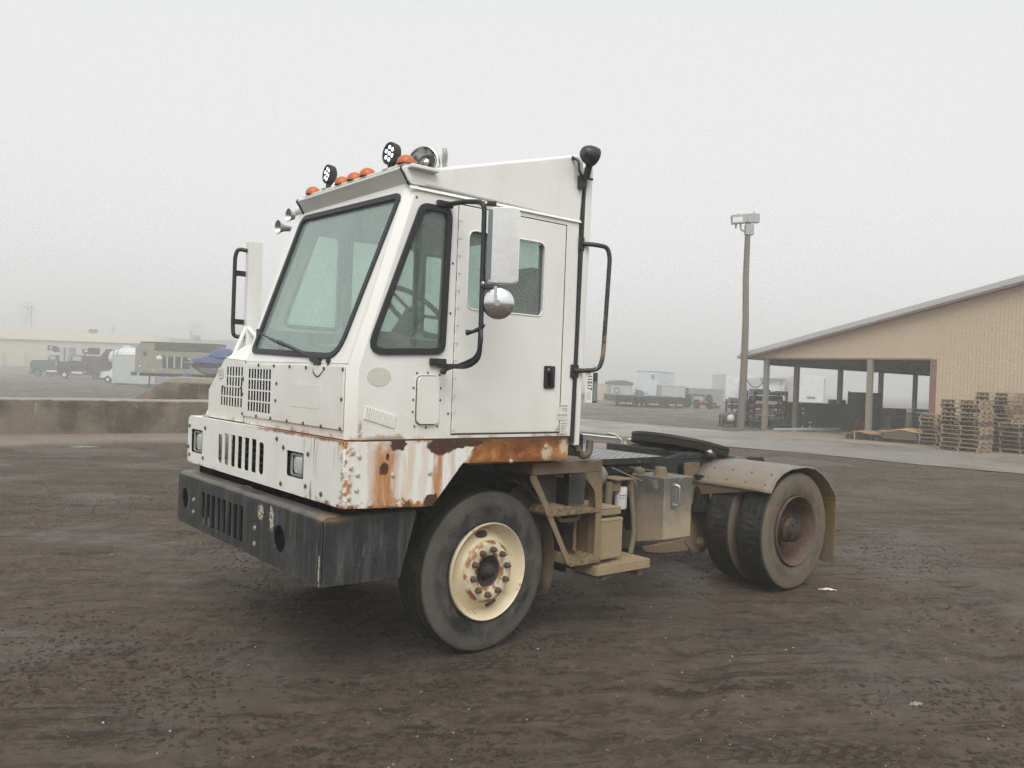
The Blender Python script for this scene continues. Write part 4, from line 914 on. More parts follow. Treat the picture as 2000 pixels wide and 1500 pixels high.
# grey cabinet, air cylinder, filter, hose
b = BM(); box(b, 1.78,2.24,-.95,-.55,.70,1.13); gbx = obj('equipment_box', b, M['grey_box'], YT, 30, .012)
b = BM(); prism(b, [(1.50,.42),(1.50,1.0),(1.62,1.08),(1.74,.95),(1.80,.70),(1.80,.42)], (0,-.98,0), X3, Z3, Y3, .02); obj('inner_guard', b, M['step_dark'], YT, 30, .004)
b = BM(); box(b, 1.93,2.02,-1.02,-.95,1.085,1.105); box(b, 2.285,2.36,-.79,-.785,.98,1.03); obj('yellow_sticker', b, M['yellow'], gbx, 0)
b = BM(); box(b, 2.22,2.38,-.78,-.50,.72,1.05); obj('rear_equipment_box', b, M['grey_box'], YT, 30, .012)
b = BM(); lathe(b, [(0,-.105),(.05,-.095),(.085,-.055),(.095,0),(.095,.35),(.085,.40),(0,.44)], (2.565,-.72,1.035), (-.15,1,0), 24); lathe(b, [(.016,0),(.012,.012),(0,.014)], (2.52,-.80,1.09), (0,-1,.3), 10); obj('air_cylinder', b, M['fender'], YT, 40)
b = BM(); box(b, 2.60,2.80,-.93,-.72,1.018,1.03); tube(b, [(2.66,-.85,1.02),(2.66,-.85,.93)], .048, 16); fl = obj('filter_head', b, M['step'], YT, 40, .003)
b = BM(); lathe(b, [(.0,.962),(.048,.96),(.050,.94),(.050,.80),(.046,.79),(0,.785)], (2.72,-.86,0), (0,0,1), 24); ff = obj('oil_filter', b, M['filter'], YT, 40)
b = BM()
for i, z in enumerate((.895,.88,.868)):
    for k in range(3-(i==2)):
        t0 = R(215+k*24); pts = [(2.72+math.cos(t0+R(17)*j/4)*.0506,-.86+math.sin(t0+R(17)*j/4)*.0506,z) for j in range(5)]
        for p_, q_ in zip(pts[:-1],pts[1:]):
            vs = [b.verts.new(v) for v in ((*p_[:2],z),(*q_[:2],z),(*q_[:2],z+.007-.002*i),(*p_[:2],z+.007-.002*i))]; b.faces.new(vs)
obj('filter_print', b, M['ink'], ff, 0)
b = BM(); tube(b, bendy([(2.80,-.86,1.005),(2.82,-.87,.98),(2.84,-.88,.80),(2.85,-.90,.58),(2.79,-.92,.44)], .12), .021, 12); tube(b, [(2.80,-.86,.99),(2.825,-.87,.92)], .028, 12); tube(b, [(2.61,-.84,1.0),(2.60,-.84,.78)], .03, 12); obj('hose', b, M['hose'], YT, 40)
# ---- fuel tank
xt0, xt1, yo, yi2 = 2.90, 3.235, -1.15, -.80
b = BM(); prism(b, [(yo,1.052),(yi2,1.052),(yi2-.06,.505),(yo,.570)], (xt0,0,0), Y3, Z3, X3, xt1-xt0)
tk = obj('fuel_tank', b, M['tank'], YT, 30, .010, 3)
b = BM(); lathe(b, [(.058,0),(.052,.02),(.052,.032),(.044,.062),(.040,.07),(0,.07)], (2.985,-1.03,1.052), (0,0,1), 20); obj('tank_cap', b, M['step'], tk, 35)
b = BM(); box(b, 2.93,3.0,-.86,-.80,1.054,1.085); lathe(b, [(.03,0),(.024,.03),(0,.034)], (2.96,-.83,1.07), (0,0,1), 12); obj('tank_fitting', b, M['step'], tk, 40, .004)
b = BM(); join(b, plate(roundp(rect(2.975,3.035,.818,1.012), .028), [], .016, (0,yo-.008,0), X3, Z3)); gg = obj('sight_gauge', b, M['alu'], tk, 30, .005)
b = BM(); tube(b, bendy([(3.005,yo-.016,.835),(3.02,yo-.045,.842),(3.02,yo-.045,.988),(3.005,yo-.016,.995)], .015), .009, 8); obj('gauge_tube', b, M['alu'], gg, 40)
b = BM(); tube(b, [(2.72,-.75,1.10),(2.99,-1.0,.95)], .006, 6); tube(b, [(3.05,-.47,1.08),(3.15,-.9,1.06)], .006, 6); obj('cable', b, M['hose'], YT, 40)
# ================================================================== ground, air, sky
_LAT = {}
def lattice(seed, n=256):
    if seed not in _LAT: _LAT[seed] = np.random.RandomState(seed).rand(n, n)
    return _LAT[seed]
def vnoise(x, y, seed):
    L = lattice(seed); n = L.shape[0]
    xi, yi = np.floor(x).astype(int), np.floor(y).astype(int); fx, fy = x-xi, y-yi
    fx, fy = fx*fx*(3-2*fx), fy*fy*(3-2*fy); g = lambda i, j: L[i % n, j % n]
    return (g(xi,yi)*(1-fx)+g(xi+1,yi)*fx)*(1-fy)+(g(xi,yi+1)*(1-fx)+g(xi+1,yi+1)*fx)*fy
def fbm(x, y, seed, o=4, gain=.5):
    s = 0; a = 1; t = 0
    for k in range(o): s = s+a*vnoise(x*2**k, y*2**k, seed+k); t += a; a *= gain
    return s/t
def axis_coords(lo, hi, step, far, grow=1.35):
    a = list(np.arange(lo, hi+1e-6, step)); d = step; v = hi
    up = []
    while v < far: d = min(d*grow, 14); v += d; up.append(v)
    d = step; v = lo; dn = []
    while v > -far: d = min(d*grow, 14); v -= d; dn.append(v)
    return np.array(dn[::-1]+a+up)
def rut_height(X, Y):
    """mud surface: lumps, scraped streaks along the driving direction and tyre ruts"""
    near = smooth01(30, 14, np.hypot(X-2, Y-1))
    a = R(-28); u = X*math.cos(a)-Y*math.sin(a); v = X*math.sin(a)+Y*math.cos(a)
    h = .016*(fbm(X*.5, Y*.5, 3, 3)-.5)
    h = h+.010*(fbm(X*5, Y*5, 11, 4, .62)-.5)
    st = fbm(u*.55, v*4.2, 21, 4, .55); pm = smooth01(.46, .62, fbm(X*.45+9, Y*.45, 31, 3))
    h = h-.012*smooth01(.52, .60, st)*pm+.020*(fbm(X*11, Y*11, 41, 2, .6)-.5)*pm
    for c, wd, sd in ((-3.0,.16,1),(-1.25,.15,2),(2.9,.15,3),(4.7,.16,4),(-4.6,.14,5)):
        w = v-c-.14*np.sin(u*.22+sd); rut = np.exp(-(w/wd)**2); tread = .5+.5*np.sin(u*26+w*22)
        on = smooth01(.45, .6, fbm(u*.35+sd*7, v*.2, 60+sd, 2)); h = h-rut*on*(.016+.020*tread)+np.exp(-((np.abs(w)-wd*1.5)/.06)**2)*on*.007
    wheel = 1-np.exp(-(((X-1.24)/.5)**2+((Y+.95)/.35)**2))*.8-np.exp(-(((X-4.56)/.5)**2+((Y+1)/.5)**2))*.8
    return h*near*np.clip(wheel, .15, 1)-.012*near
gx = axis_coords(-3.2, 8.6, .026, 560); gy = axis_coords(-4.6, 5.0, .026, 560)
GX, GY = np.meshgrid(gx, gy, indexing='ij'); GZ = rut_height(GX, GY)+ground_z(GX, GY)
nx, ny = GX.shape; verts = np.stack([GX, GY, GZ], -1).reshape(-1, 3)
idx = np.arange(nx*ny).reshape(nx, ny); quads = np.stack([idx[:-1,:-1], idx[1:,:-1], idx[1:,1:], idx[:-1,1:]], -1).reshape(-1, 4)
me = bpy.data.meshes.new('ground'); me.vertices.add(len(verts)); me.vertices.foreach_set('co', verts.astype('f').ravel())
me.loops.add(quads.size); me.loops.foreach_set('vertex_index', quads.astype('i').ravel())
me.polygons.add(len(quads)); me.polygons.foreach_set('loop_start', np.arange(0, quads.size, 4, dtype='i')); me.update(calc_edges=True)
n = NT('yard_mud')
rot = n.t.nodes.new('ShaderNodeMapping'); n.put(rot.inputs[0], n.P); rot.inputs['Rotation'].default_value = (0,0,R(28))
RV = rot.outputs[0]; strv = n.vec((.5,3.2,1), src=RV); linv = n.vec((.5,7,1), src=RV)
f1 = n.noise(.5, 7, .64); f2 = n.noise(5, 6, .62)
c = n.ramp(f2, [(.32,(.066,.048,.034)), (.5,(.088,.066,.048)), (.68,(.112,.086,.064))])
c = n.mix(n.mul(n.step(f1, .48, .64), .6), c, (.116,.092,.070))
c = n.mix(n.mul(n.step(n.noise(.85, 5, .6, n.vec(off=(7,3,0))), .52, .66), .45), c, (.092,.062,.042))
c = n.mix(n.mul(n.step(n.noise(170, 3, .7), .35, .75), .35), c, n.mix(.5, c, (.02,.015,.012)))
# broken-up zones: crisp dark crumbs, flakes and scraped lines
zone = n.step(n.noise(.75, 6, .66, strv), .49, .58); zone2 = n.step(n.noise(2.4, 5, .62, strv), .47, .57)
cr1 = n.step(n.noise(8.5, 6, .70, n.vec((.7,1.4,1), src=RV)), .535, .565); cr2 = n.step(n.noise(24, 4, .66), .545, .58)
crumb = n.mul(n.mx(cr1, n.mul(cr2, .8)), n.mx(n.mul(zone, n.add(.45, n.mul(zone2, .55))), n.mul(zone2, .45)))
flake = n.mul(n.sub(1., n.step(n.add(n.voro(11, n.vec((.8,1.5,1), src=RV)), n.mul(n.sub(n.noise(28,4,.7),.5),.7)), .20, .25)), n.step(n.voro(11, n.vec((.8,1.5,1), src=RV), out='Color'), .58, .60))
line = n.mul(n.mul(n.step(n.noise(1.6, 5, .6, linv, .15), .57, .60), n.step(n.noise(.7, 4, .6, n.vec(off=(2,9,0))), .53, .60)), n.step(n.noise(30, 3), .38, .48))
spr = n.t.nodes.new('ShaderNodeSeparateXYZ'); n.t.links.new(RV, spr.inputs[0]); TU, TV, _ = spr.outputs; track = 0.
for cc_, sd_ in ((-2.10, 1.), (-1.42, 2.), (-.50, 3.), (4.9, 4.), (5.5, 5.), (-3.1, 6.)):
    dv = n.sub(n.sub(TV, cc_), n.mul(n.math('SINE', n.add(n.mul(TU, .35), sd_)), .16)); band = n.sub(1., n.step(n.math('ABSOLUTE', dv), .10, .135))
    zig = n.math('SINE', n.add(n.mul(TU, 62.), n.mul(n.math('ABSOLUTE', dv), 55.))); grv = n.mx(n.step(zig, .1, .5), n.step(n.math('SINE', n.mul(dv, 95.)), .55, .85))
    on = n.step(n.noise(.55, 4, .6, n.vec(off=(sd_*3, sd_, 0))), .50, .58); tk = n.mul(n.mul(band, on), n.mul(grv, n.step(n.noise(16, 5, .7), .36, .52))); track = n.mx(track, tk)
dark = n.mx(n.mul(track, .8), n.mx(crumb, n.mx(n.mul(flake, .85), n.mul(line, .9))))
c = n.mix(n.mul(zone, .30), c, (.058,.041,.029))
c = n.mix(n.mul(dark, .88), c, n.mix(n.noise(33), (.020,.0135,.009), (.040,.028,.020)))
peb = n.sub(1., n.step(n.add(n.voro(30), n.mul(n.sub(n.noise(90,2),.5),.15)), .08, .11)); pick = n.step(n.voro(30, out='Color'), .86, .87)
c = n.mix(n.mul(n.mul(peb, pick), .8), c, n.mix(n.voro(30, out='Color'), (.20,.17,.14), (.45,.42,.36)))
wet = n.mul(n.step(n.noise(.42, 6, .62), .46, .60), .46); c = n.mix(n.mul(wet, .7), c, n.mix(.5, c, (.03,.026,.022)))
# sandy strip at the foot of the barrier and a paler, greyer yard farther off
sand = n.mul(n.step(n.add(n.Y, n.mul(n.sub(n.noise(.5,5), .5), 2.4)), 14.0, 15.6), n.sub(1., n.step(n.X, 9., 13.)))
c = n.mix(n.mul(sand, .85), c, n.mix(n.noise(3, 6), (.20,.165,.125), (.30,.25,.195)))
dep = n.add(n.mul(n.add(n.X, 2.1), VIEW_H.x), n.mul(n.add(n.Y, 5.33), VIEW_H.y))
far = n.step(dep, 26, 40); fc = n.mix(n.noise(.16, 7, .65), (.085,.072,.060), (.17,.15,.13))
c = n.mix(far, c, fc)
h = n.add(n.add(n.mul(n.noise(60, 5, .7), .35), n.mul(f2, .9)), n.add(n.mul(n.mx(crumb, flake), .55), n.mul(n.add(line, track), -.5)))
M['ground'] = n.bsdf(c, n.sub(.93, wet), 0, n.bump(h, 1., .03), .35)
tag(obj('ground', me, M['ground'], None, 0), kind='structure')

def sheet(name, poly, z, mat, cuts=10):
    b = BM(); vs = [b.verts.new((*p, z)) for p in poly]; b.faces.new(vs); bmesh.ops.triangulate(b, faces=b.faces[:])
    return tag(obj(name, b, mat, None, 0), kind='structure')
# wet drive that runs past the open shed, sandy edge in front of it
n = NT('wet_drive'); c = n.mix(n.noise(.35, 7, .62), (.165,.155,.14), (.27,.255,.23)); c = n.mix(n.mul(n.step(n.noise(.22, 5, .6), .5, .6), .6), c, (.15,.14,.13))
M['drive'] = n.bsdf(c, n.lerp(n.step(n.noise(.28, 5, .6), .42, .62), .65, .32), 0, n.bump(n.noise(30, 5, .7), .2, .01), .5)
wav = lambda k, a: [a*math.sin(k*1.7+t*.9)+a*.6*math.sin(t*2.3+k) for t in range(16)]
w1, w2 = wav(1,.35), wav(2,.25)
ys_ = np.linspace(-14, 25, 16)
edge1 = [(18.6+.05*max(0,12-y)+w1[i], y) for i, y in enumerate(ys_)]; edge2 = [(25.6+w2[i]*.6, y) for i, y in enumerate(ys_)]; 
sheet('drive', edge1+edge2[::-1], .005, M['drive'])
n = NT('sandy_verge'); M['verge'] = n.bsdf(n.mix(n.noise(.9, 7, .66), (.21,.177,.138), (.31,.265,.205)), .9, 0, n.bump(n.noise(20, 6, .7), .4, .02), .3)
sheet('verge', [(x+.02, y) for x, y in edge2 if y < 15]+[(33., 15.3), (46., 15.3), (46.,-14.)], .003, M['verge'])
n = NT('pale_strip'); M['pale'] = n.bsdf(n.mix(n.noise(4, 6), (.55,.55,.54), (.75,.75,.74)), .6)
sheet('pale_ground_strip', [(17.35,15.4),(17.75,15.4),(17.95,12.2),(17.45,12.0)], .007, M['pale'])  # pale strip on the ground beside the drive

# loose stones and clods: nobody could count them
def scatter(name, n_, smin, smax, fl, mat, seed, clump=None, pw=2.2):
    r_ = np.random.RandomState(seed); k = n_*3 if clump else n_
    d = 2.9+9.5*r_.rand(k)**1.25; t = r_.uniform(-.62,.62,k); x = CAM.x+d*np.sin(YAW+t)/np.cos(t); y = CAM.y+d*np.cos(YAW+t)/np.cos(t)
    if clump: q = np.argsort(-(fbm(x*.8+50, y*.8+50, clump, 3)+.18*r_.rand(k)))[:n_]; x, y = x[q], y[q]
    k = len(x); z = rut_height(x, y); s = smin+(smax-smin)*r_.rand(k)**pw
    tb_ = bmesh.new(); bmesh.ops.create_icosphere(tb_, subdivisions=1, radius=1); tb_.verts.ensure_lookup_table()
    tv = np.array([v.co[:] for v in tb_.verts]); tf = np.array([[v.index for v in f.verts] for f in tb_.faces]); tb_.free(); nv = len(tv)
    V = tv[None]*(1+r_.uniform(-.28,.28,(k,nv,1))); sc = np.stack([s*r_.uniform(.8,1.8,k), s*r_.uniform(.6,1.1,k), s*fl], -1); V = V*sc[:,None]
    a = r_.uniform(0,6.3,k); ca, sa = np.cos(a)[:,None], np.sin(a)[:,None]
    V = np.stack([V[...,0]*ca-V[...,1]*sa+x[:,None], V[...,0]*sa+V[...,1]*ca+y[:,None], V[...,2]+z[:,None]+.001], -1)
    me = bpy.data.meshes.new(name); me.from_pydata(V.reshape(-1,3).tolist(), [], (tf[None]+np.arange(k)[:,None,None]*nv).reshape(-1,3).tolist()); me.update()
    tag(obj(name, me, mat, None, 0), kind='stuff')
n = NT('stones'); M['stones'] = n.bsdf(n.ramp(n.voro(9, out='Color'), [(0,(.10,.085,.07)),(.45,(.20,.175,.145)),(.8,(.36,.33,.28)),(1,(.55,.52,.46))]), .8)
scatter('gravel', 1100, .002, .009, .6, M['stones'], 5)
n = NT('clods'); M['clods'] = n.bsdf(n.mix(n.noise(12, 6), (.024,.017,.013), (.085,.066,.051)), .95, 0, n.bump(n.noise(60, 5), .5, .01), .2)
scatter('mud_clods', 15000, .003, .018, .5, M['clods'], 6, 77, 3.2)
# a few pale flat scraps that show in the photo
def scrap(name, label, x, y, L_, W_, rz, col, cat, bend=.012):
    b = BM(); g = []
    for i in range(7):
        for j in range(4):
            fx, fy = i/6-.5, j/3-.5; w = 1-.9*abs(fx*2)**2.2
            g.append(b.verts.new((fx*L_, fy*W_*w, bend*math.cos(fx*5)*math.cos(fy*3)+.004*math.sin(fx*20+fy*9))))
    for i in range(6):
        for j in range(3): b.faces.new((g[i*4+j], g[i*4+4+j], g[i*4+5+j], g[i*4+1+j]))
    z = float(rut_height(np.array(x), np.array(y)))
    o = obj(name, b, simple(name+'_mat', col, .8, 0, .2, 20), None, 60, loc=(x, y, z+.004), rz=rz); m = o.modifiers.new('thick','SOLIDIFY'); m.thickness = .003
    tag(o, label, cat)
scrap('flat_stone', 'pale flat oval stone lying alone on the mud right of the truck', 2.78, -3.16, .105, .05, R(-20), (.24,.215,.18), 'stone')
scrap('torn_wrapper', 'thin white torn strip lying on the mud behind the rear wheel', 4.86, -1.42, .16, .03, R(-45), (.75,.75,.72), 'litter')
scrap('green_lath', 'short pale green lath lying on mud before the concrete barrier', 2.2, 14.2, .75, .05, R(-5), (.35,.42,.28), 'lath')

# ---- air
hz = BM(); box(hz, -570, 570, -570, 570, -2.2, 11.5)
m = bpy.data.materials.new('haze'); m.use_nodes = True; t = m.node_tree; t.nodes.clear()
o = t.nodes.new('ShaderNodeOutputMaterial'); v = t.nodes.new('ShaderNodeVolumePrincipled'); v.inputs['Color'].default_value = (.83,.84,.84,1); v.inputs['Density'].default_value = .0052
v.inputs['Density Attribute'].default_value = ''; v.inputs['Temperature Attribute'].default_value = ''; v.inputs['Anisotropy'].default_value = 0.; t.links.new(v.outputs[0], o.inputs['Volume'])
tag(obj('haze', hz, m, None, 0), kind='stuff')

# ---- sky and light: overcast
SUN_EL, SUN_AZ = R(50), R(217)          # compass-like: direction the light comes from, measured from +y towards +x
w = bpy.data.worlds.new('World'); scene.world = w; w.use_nodes = True; t = w.node_tree; t.nodes.clear()
o = t.nodes.new('ShaderNodeOutputWorld'); bg = t.nodes.new('ShaderNodeBackground'); sk = t.nodes.new('ShaderNodeTexSky'); sk.sky_type = 'NISHITA'; sk.sun_disc = False
sk.sun_elevation = SUN_EL; sk.sun_rotation = SUN_AZ; sk.air_density = 1; sk.dust_density = 6; sk.ozone_density = 1
hs = t.nodes.new('ShaderNodeHueSaturation'); hs.inputs['Saturation'].default_value = .10
mixn = t.nodes.new('ShaderNodeMix'); mixn.data_type = 'RGBA'; mixn.inputs[0].default_value = .72; mixn.inputs[7].default_value = (7.45,7.6,7.5,1)
t.links.new(sk.outputs[0], hs.inputs['Color']); t.links.new(hs.outputs[0], mixn.inputs[6]); t.links.new(mixn.outputs[2], bg.inputs[0]); bg.inputs[1].default_value = .116; t.links.new(bg.outputs[0], o.inputs[0])
L = bpy.data.lights.new('sun', 'SUN'); L.energy = 1.5; L.angle = R(40); L.color = (1., .965, .90)
lo = bpy.data.objects.new('sun', L); COL.objects.link(lo)
dvec = Vector((math.sin(SUN_AZ)*math.cos(SUN_EL), math.cos(SUN_AZ)*math.cos(SUN_EL), math.sin(SUN_EL))); lo.rotation_euler = dvec.to_track_quat('Z','Y').to_euler(); lo.location = (-6,-9,9)
# ---- camera
cd = bpy.data.cameras.new('camera'); cd.sensor_fit = 'HORIZONTAL'; cd.sensor_width = 36; cd.lens = FPX/2000*36; cd.clip_start = .05; cd.clip_end = 3000
co = bpy.data.objects.new('camera', cd); COL.objects.link(co)
mw = Matrix((c_r, c_u, -c_f)).transposed().to_4x4(); mw.translation = CAM; co.matrix_world = mw; scene.camera = co
scene.view_settings.view_transform = 'Standard'; scene.view_settings.look = 'None'; scene.view_settings.exposure = .26; scene.view_settings.gamma = 1
cy = scene.cycles; cy.max_bounces = 8; cy.diffuse_bounces = 4; cy.glossy_bounces = 3; cy.transparent_max_bounces = 10; cy.volume_bounces = 3; cy.use_denoising = True; cy.denoising_input_passes = 'RGB_ALBEDO'; cy.denoising_prefilter = 'NONE'; cy.use_adaptive_sampling = False; cy.sampling_pattern = 'BLUE_NOISE'; cy.filter_width = 1.5; cy.sample_clamp_indirect = 6; cy.caustics_reflective = False; cy.caustics_refractive = False
# ================================================================== what stands round the yard
class Site:
    """local frame at a bearing and distance: x to the side, y away, z up"""
    def __init__(s, u, D): s.u, s.D = u, D; s.o = spot(u, D)
    def x(s, u): return (u-s.u)*s.D/FPX
    def z(s, u, v): return high(u, v, s.D)-s.o.z
    def root(s, name, label, cat, group=None, turn=0): return tag(empty(name, s.o, FACE+turn), label, cat, group)
def bpart(name, root, mat, boxes, bevel=.0, smooth=30):
    o = None
    for q in boxes:
        b = BM(); box(b, *q); o = obj(name, b, mat, root, smooth, bevel)
    return o
def wall_mat(name, c1, c2, wav=None, ax='Y', rough=.6, streak=True, bs=.5):
    n = NT(name); f = n.noise(.8, 6, .62, n.vec((1,1,.12)) if streak else None)
    c = n.mix(f, c1, c2); h = n.noise(30, 3)
    if wav: h = n.math('POWER', n.wave(wav, ax), 3.)
    return n.bsdf(c, rough, 0, n.bump(h, bs, .03), .4)
M['tan_metal'] = wall_mat('tan_ribbed_metal', (.50,.395,.265), (.57,.455,.315), 2.6, 'Y', bs=.35)
M['tan_plain'] = wall_mat('tan_metal', (.44,.335,.215), (.52,.405,.265))
M['roof_grey'] = wall_mat('grey_roof_metal', (.42,.42,.42), (.55,.55,.55))
M['trim_red'] = simple('dull_red_trim', (.22,.115,.105), .6)
M['post_wood'] = wall_mat('weathered_post', (.20,.175,.14), (.34,.30,.25), rough=.85)
M['pole_wood'] = wall_mat('pole_wood', (.13,.12,.095), (.23,.21,.17), rough=.9)
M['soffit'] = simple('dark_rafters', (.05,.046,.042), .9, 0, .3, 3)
M['galv'] = simple('galvanised', (.36,.36,.36), .5, .3, .2, 6)
M['pallet1'] = wall_mat('grey_pallet_wood', (.25,.19,.125), (.40,.315,.21), rough=.9, streak=False)
M['pallet2'] = wall_mat('tan_pallet_wood', (.29,.22,.145), (.43,.335,.225), rough=.9, streak=False)
M['pallet3'] = wall_mat('dark_pallet_wood', (.13,.095,.065), (.23,.175,.12), rough=.9, streak=False)
M['ply'] = simple('brown_plywood', (.29,.17,.085), .85, 0, .25, 2); M['ply_y'] = simple('yellow_plywood', (.46,.30,.12), .85, 0, .2, 2)
M['dgreen'] = simple('dark_green_steel', (.030,.050,.034), .5, 0, .25, 2); M['green'] = simple('green_steel', (.055,.095,.05), .5, 0, .2, 2)
M['dsteel'] = simple('dark_steel', (.035,.037,.038), .6, 0, .25, 3); M['rack'] = simple('rack_steel', (.055,.05,.042), .7, 0, .3, 3)
M['white'] = simple('white_sheet', (.72,.74,.75), .5, 0, .05, 1.5, dirt=(.45,.44,.42), damt=.35); M['white_b'] = simple('bluish_white_sheet', (.62,.68,.74), .5, 0, .05, 1, dirt=(.45,.44,.42), damt=.3)
M['beige'] = simple('beige_sheet', (.52,.46,.33), .6, 0, .1, 1.2); M['lgrey'] = simple('light_grey_sheet', (.38,.41,.41), .6, 0, .08, 1.2); M['mgrey'] = simple('mid_grey_sheet', (.20,.21,.21), .7, 0, .15, 1.5)
M['dark'] = simple('dark_vehicle', (.020,.020,.022), .5, 0, .3, 2); M['tyre_far'] = simple('dark_rubber', (.02,.02,.02), .9); M['teal'] = simple('teal_paint', (.03,.08,.10), .5); M['maroon'] = simple('maroon_paint', (.055,.028,.025), .5, 0, .2, 2)
M['red'] = simple('red_paint', (.25,.035,.03), .5); M['blue'] = simple('blue_cover', (.06,.09,.20), .7, 0, .2, 1.5); M['olive'] = simple('olive_paint', (.25,.245,.20), .8, 0, .15, 1); M['olive_d'] = simple('dark_olive_canvas', (.075,.078,.062), .9, 0, .25, 2)
M['window'] = simple('dark_window', (.03,.035,.04), .15)

# ---- concrete barrier and mossy ramp wall on the far left
n = NT('mossy_concrete')
vz = n.noise(1.6, 8, .7, n.vec((1,1,.35)))
c = n.mix(vz, (.06,.048,.033), (.32,.275,.205)); c = n.mix(n.mul(n.step(n.noise(.7, 6, .65), .46, .62), .8), c, (.062,.057,.042))
c = n.mix(n.mul(n.step(n.noise(5, 7, .72, n.vec((1,1,.6))), .58, .72), .75), c, (.17,.115,.075))
drip = n.mul(n.step(n.noise(7, 4, .6, n.vec((1,1,.16))), .60, .70), n.step(n.Z, .2, .75)); c = n.mix(n.mul(drip, .65), c, (.33,.31,.27))
c = n.mix(n.step(n.add(n.Z, n.mul(n.sub(n.noise(6, 6, .7), .5), .16)), .80, .86), c, (.34,.31,.25))
M['mossy'] = n.bsdf(c, .95, 0, n.bump(n.noise(16, 7, .7), .7, .04), .2)
bw = tag(empty('concrete_barrier', (0,0,0)), 'long low mossy concrete barrier wall behind the truck front', 'wall')
b = BM(); N_ = 30; top = []
def bx_at(i): t = i/N_; x = -16+25.2*t; return x, 17.82-.028*max(0, x)**1.2*1.05
r_ = random.Random(3)
rows = []
for i in range(N_+1):
    x, y = bx_at(i); h = .88+r_.uniform(-.008,.008)
    rows.append([b.verts.new(p) for p in ((x,y,-.05),(x,y+.02,h-.05),(x,y+.07,h),(x,y+.36,h),(x,y+.40,h-.05),(x,y+.42,-.05))])
for a_, c_ in zip(rows[:-1], rows[1:]):
    for j in range(5): b.faces.new((a_[j], a_[j+1], c_[j+1], c_[j]))
b.faces.new(rows[-1]); b.faces.new(rows[0][::-1]); bmesh.ops.recalc_face_normals(b, faces=b.faces[:])
obj('wall_body', b, M['mossy'], bw, 30)
b = BM(); prism(b, roundp([(0,0),(1.75,1.02),(5.6,.99),(6.4,.98),(6.4,-.3),(0,-.3)], [.1,.5,.2,.1,0,0]), (0,0,0), X3, Z3, Y3, .6)
S_ = Site(235, 27.5); o = obj('ramp_wall', b, M['mossy'], None, 30, .03, loc=S_.o+Vector((0,0,.42)), rz=FACE-.05)
tag(o, 'mossy concrete wall with a sloping end behind the low barrier', 'wall')

# ---- light pole and its cable
lp = tag(empty('light_pole', (27.98,15.81,0)), 'tall weathered wooden pole with a floodlight on top beside the open shed', 'light pole')
b = BM(); pts = [(0,0,-.1),(.02,-.05,2.5),(.05,-.03,4.5),(.02,.03,6.5),(0,0,8.75)]; tube(b, pts, [.165,.150,.140,.130,.115], 14); obj('pole', b, M['pole_wood'], lp, 50)
b = BM(); L_ = SIDE_H
def along(k, dz): return Vector((L_.x*k, L_.y*k, dz))
obox(b, along(-.12,8.66), L_, (-L_.y,L_.x,0), (0,0,1), .001,.001,.001)
for c_, l_, tl_ in ((-.40,.62,.12),(.17,.54,.03)):
    e = Vector((L_.x, L_.y, tl_)).normalized(); f = Vector((-L_.y, L_.x, 0)); g = e.cross(f); 
    if g.z < 0: g = -g
    obox(b, along(c_, 8.95+.10*c_), e, f, g, l_, .32, .36)
fl_ = obj('floodlight', b, M['galv'], lp, 30, .02)
b = BM(); e = Vector((L_.x, L_.y, .12)).normalized(); f = Vector((-L_.y, L_.x, 0)); obox(b, along(-.50, 8.865)-f*.172, e, f, (0,0,1), .42,.01,.21); obj('floodlight_glass', b, M['white'], fl_, 0)
b = BM(); tube(b, bendy([along(-.05,8.40), along(-.30,8.45), along(-.33,8.72)], .1), .04, 8); tube(b, [along(-.52,8.75), along(-.52,8.52)], [.06,.03], 8); tube(b, [along(.26,9.14), along(.20,9.28)], [.04,.02], 6); tube(b, [along(-.45,9.05), along(-.42,9.16)], [.05,.02], 6); obox(b, along(.05,8.48), L_, (-L_.y,L_.x,0), (0,0,1), .34,.30,.44); obj('lamp_bracket', b, M['galv'], lp, 40)
def sag(p, q, d, n_=16): return [Vector(p).lerp(Vector(q), i/n_)-Vector((0,0,d*4*(i/n_)*(1-i/n_))) for i in range(n_+1)]
b = BM(); tube(b, sag((28.02,15.75,2.35),(28.62,15.15,2.1),.42), .018, 6); tag(obj('power_cable', b, M['tube'], None, 50), 'thin dark cable sagging from the wooden pole to the shed post', 'cable')

# ---- open-sided pole barn
GXp, WALL_Y, EAVE_Y, HDR = 28.62, 8.16, 16.15, 3.04
def roofz(y): return 3.14+(EAVE_Y-y)*.236
pb = tag(empty('pole_barn', (GXp,8.,0)), 'tan metal barn with a long open-sided lean-to at its left', 'barn')
def PO(b): bmesh.ops.translate(b, verts=b.verts[:], vec=(-GXp,-8.,0)); return b
ridge = -5.0
gable = [(EAVE_Y-.35, HDR),(WALL_Y, HDR),(WALL_Y, 0),(-26,0),(-26,roofz(16.1)-.15),(ridge, roofz(ridge)-.16),(EAVE_Y-.35, roofz(EAVE_Y-.35)-.12)]
b = BM(); prism(b, gable, (GXp,0,0), Y3, Z3, X3, .10); obj('gable_wall', PO(b), M['tan_metal'], pb, 30)
b = BM(); box(b, GXp+.11,52,WALL_Y-.12,WALL_Y,.0,4.8); obj('side_wall', PO(b), M['tan_plain'], pb, 30)
b = BM(); rp = [(EAVE_Y+.05, roofz(EAVE_Y+.05)),(ridge, roofz(ridge)),(-26, 3.1),(-26,3.2),(ridge,roofz(ridge)+.10),(EAVE_Y+.05, roofz(EAVE_Y+.05)+.10)]
prism(b, rp, (GXp-.30,0,0), Y3, Z3, X3, 24.4); obj('roof', PO(b), M['roof_grey'], pb, 30)
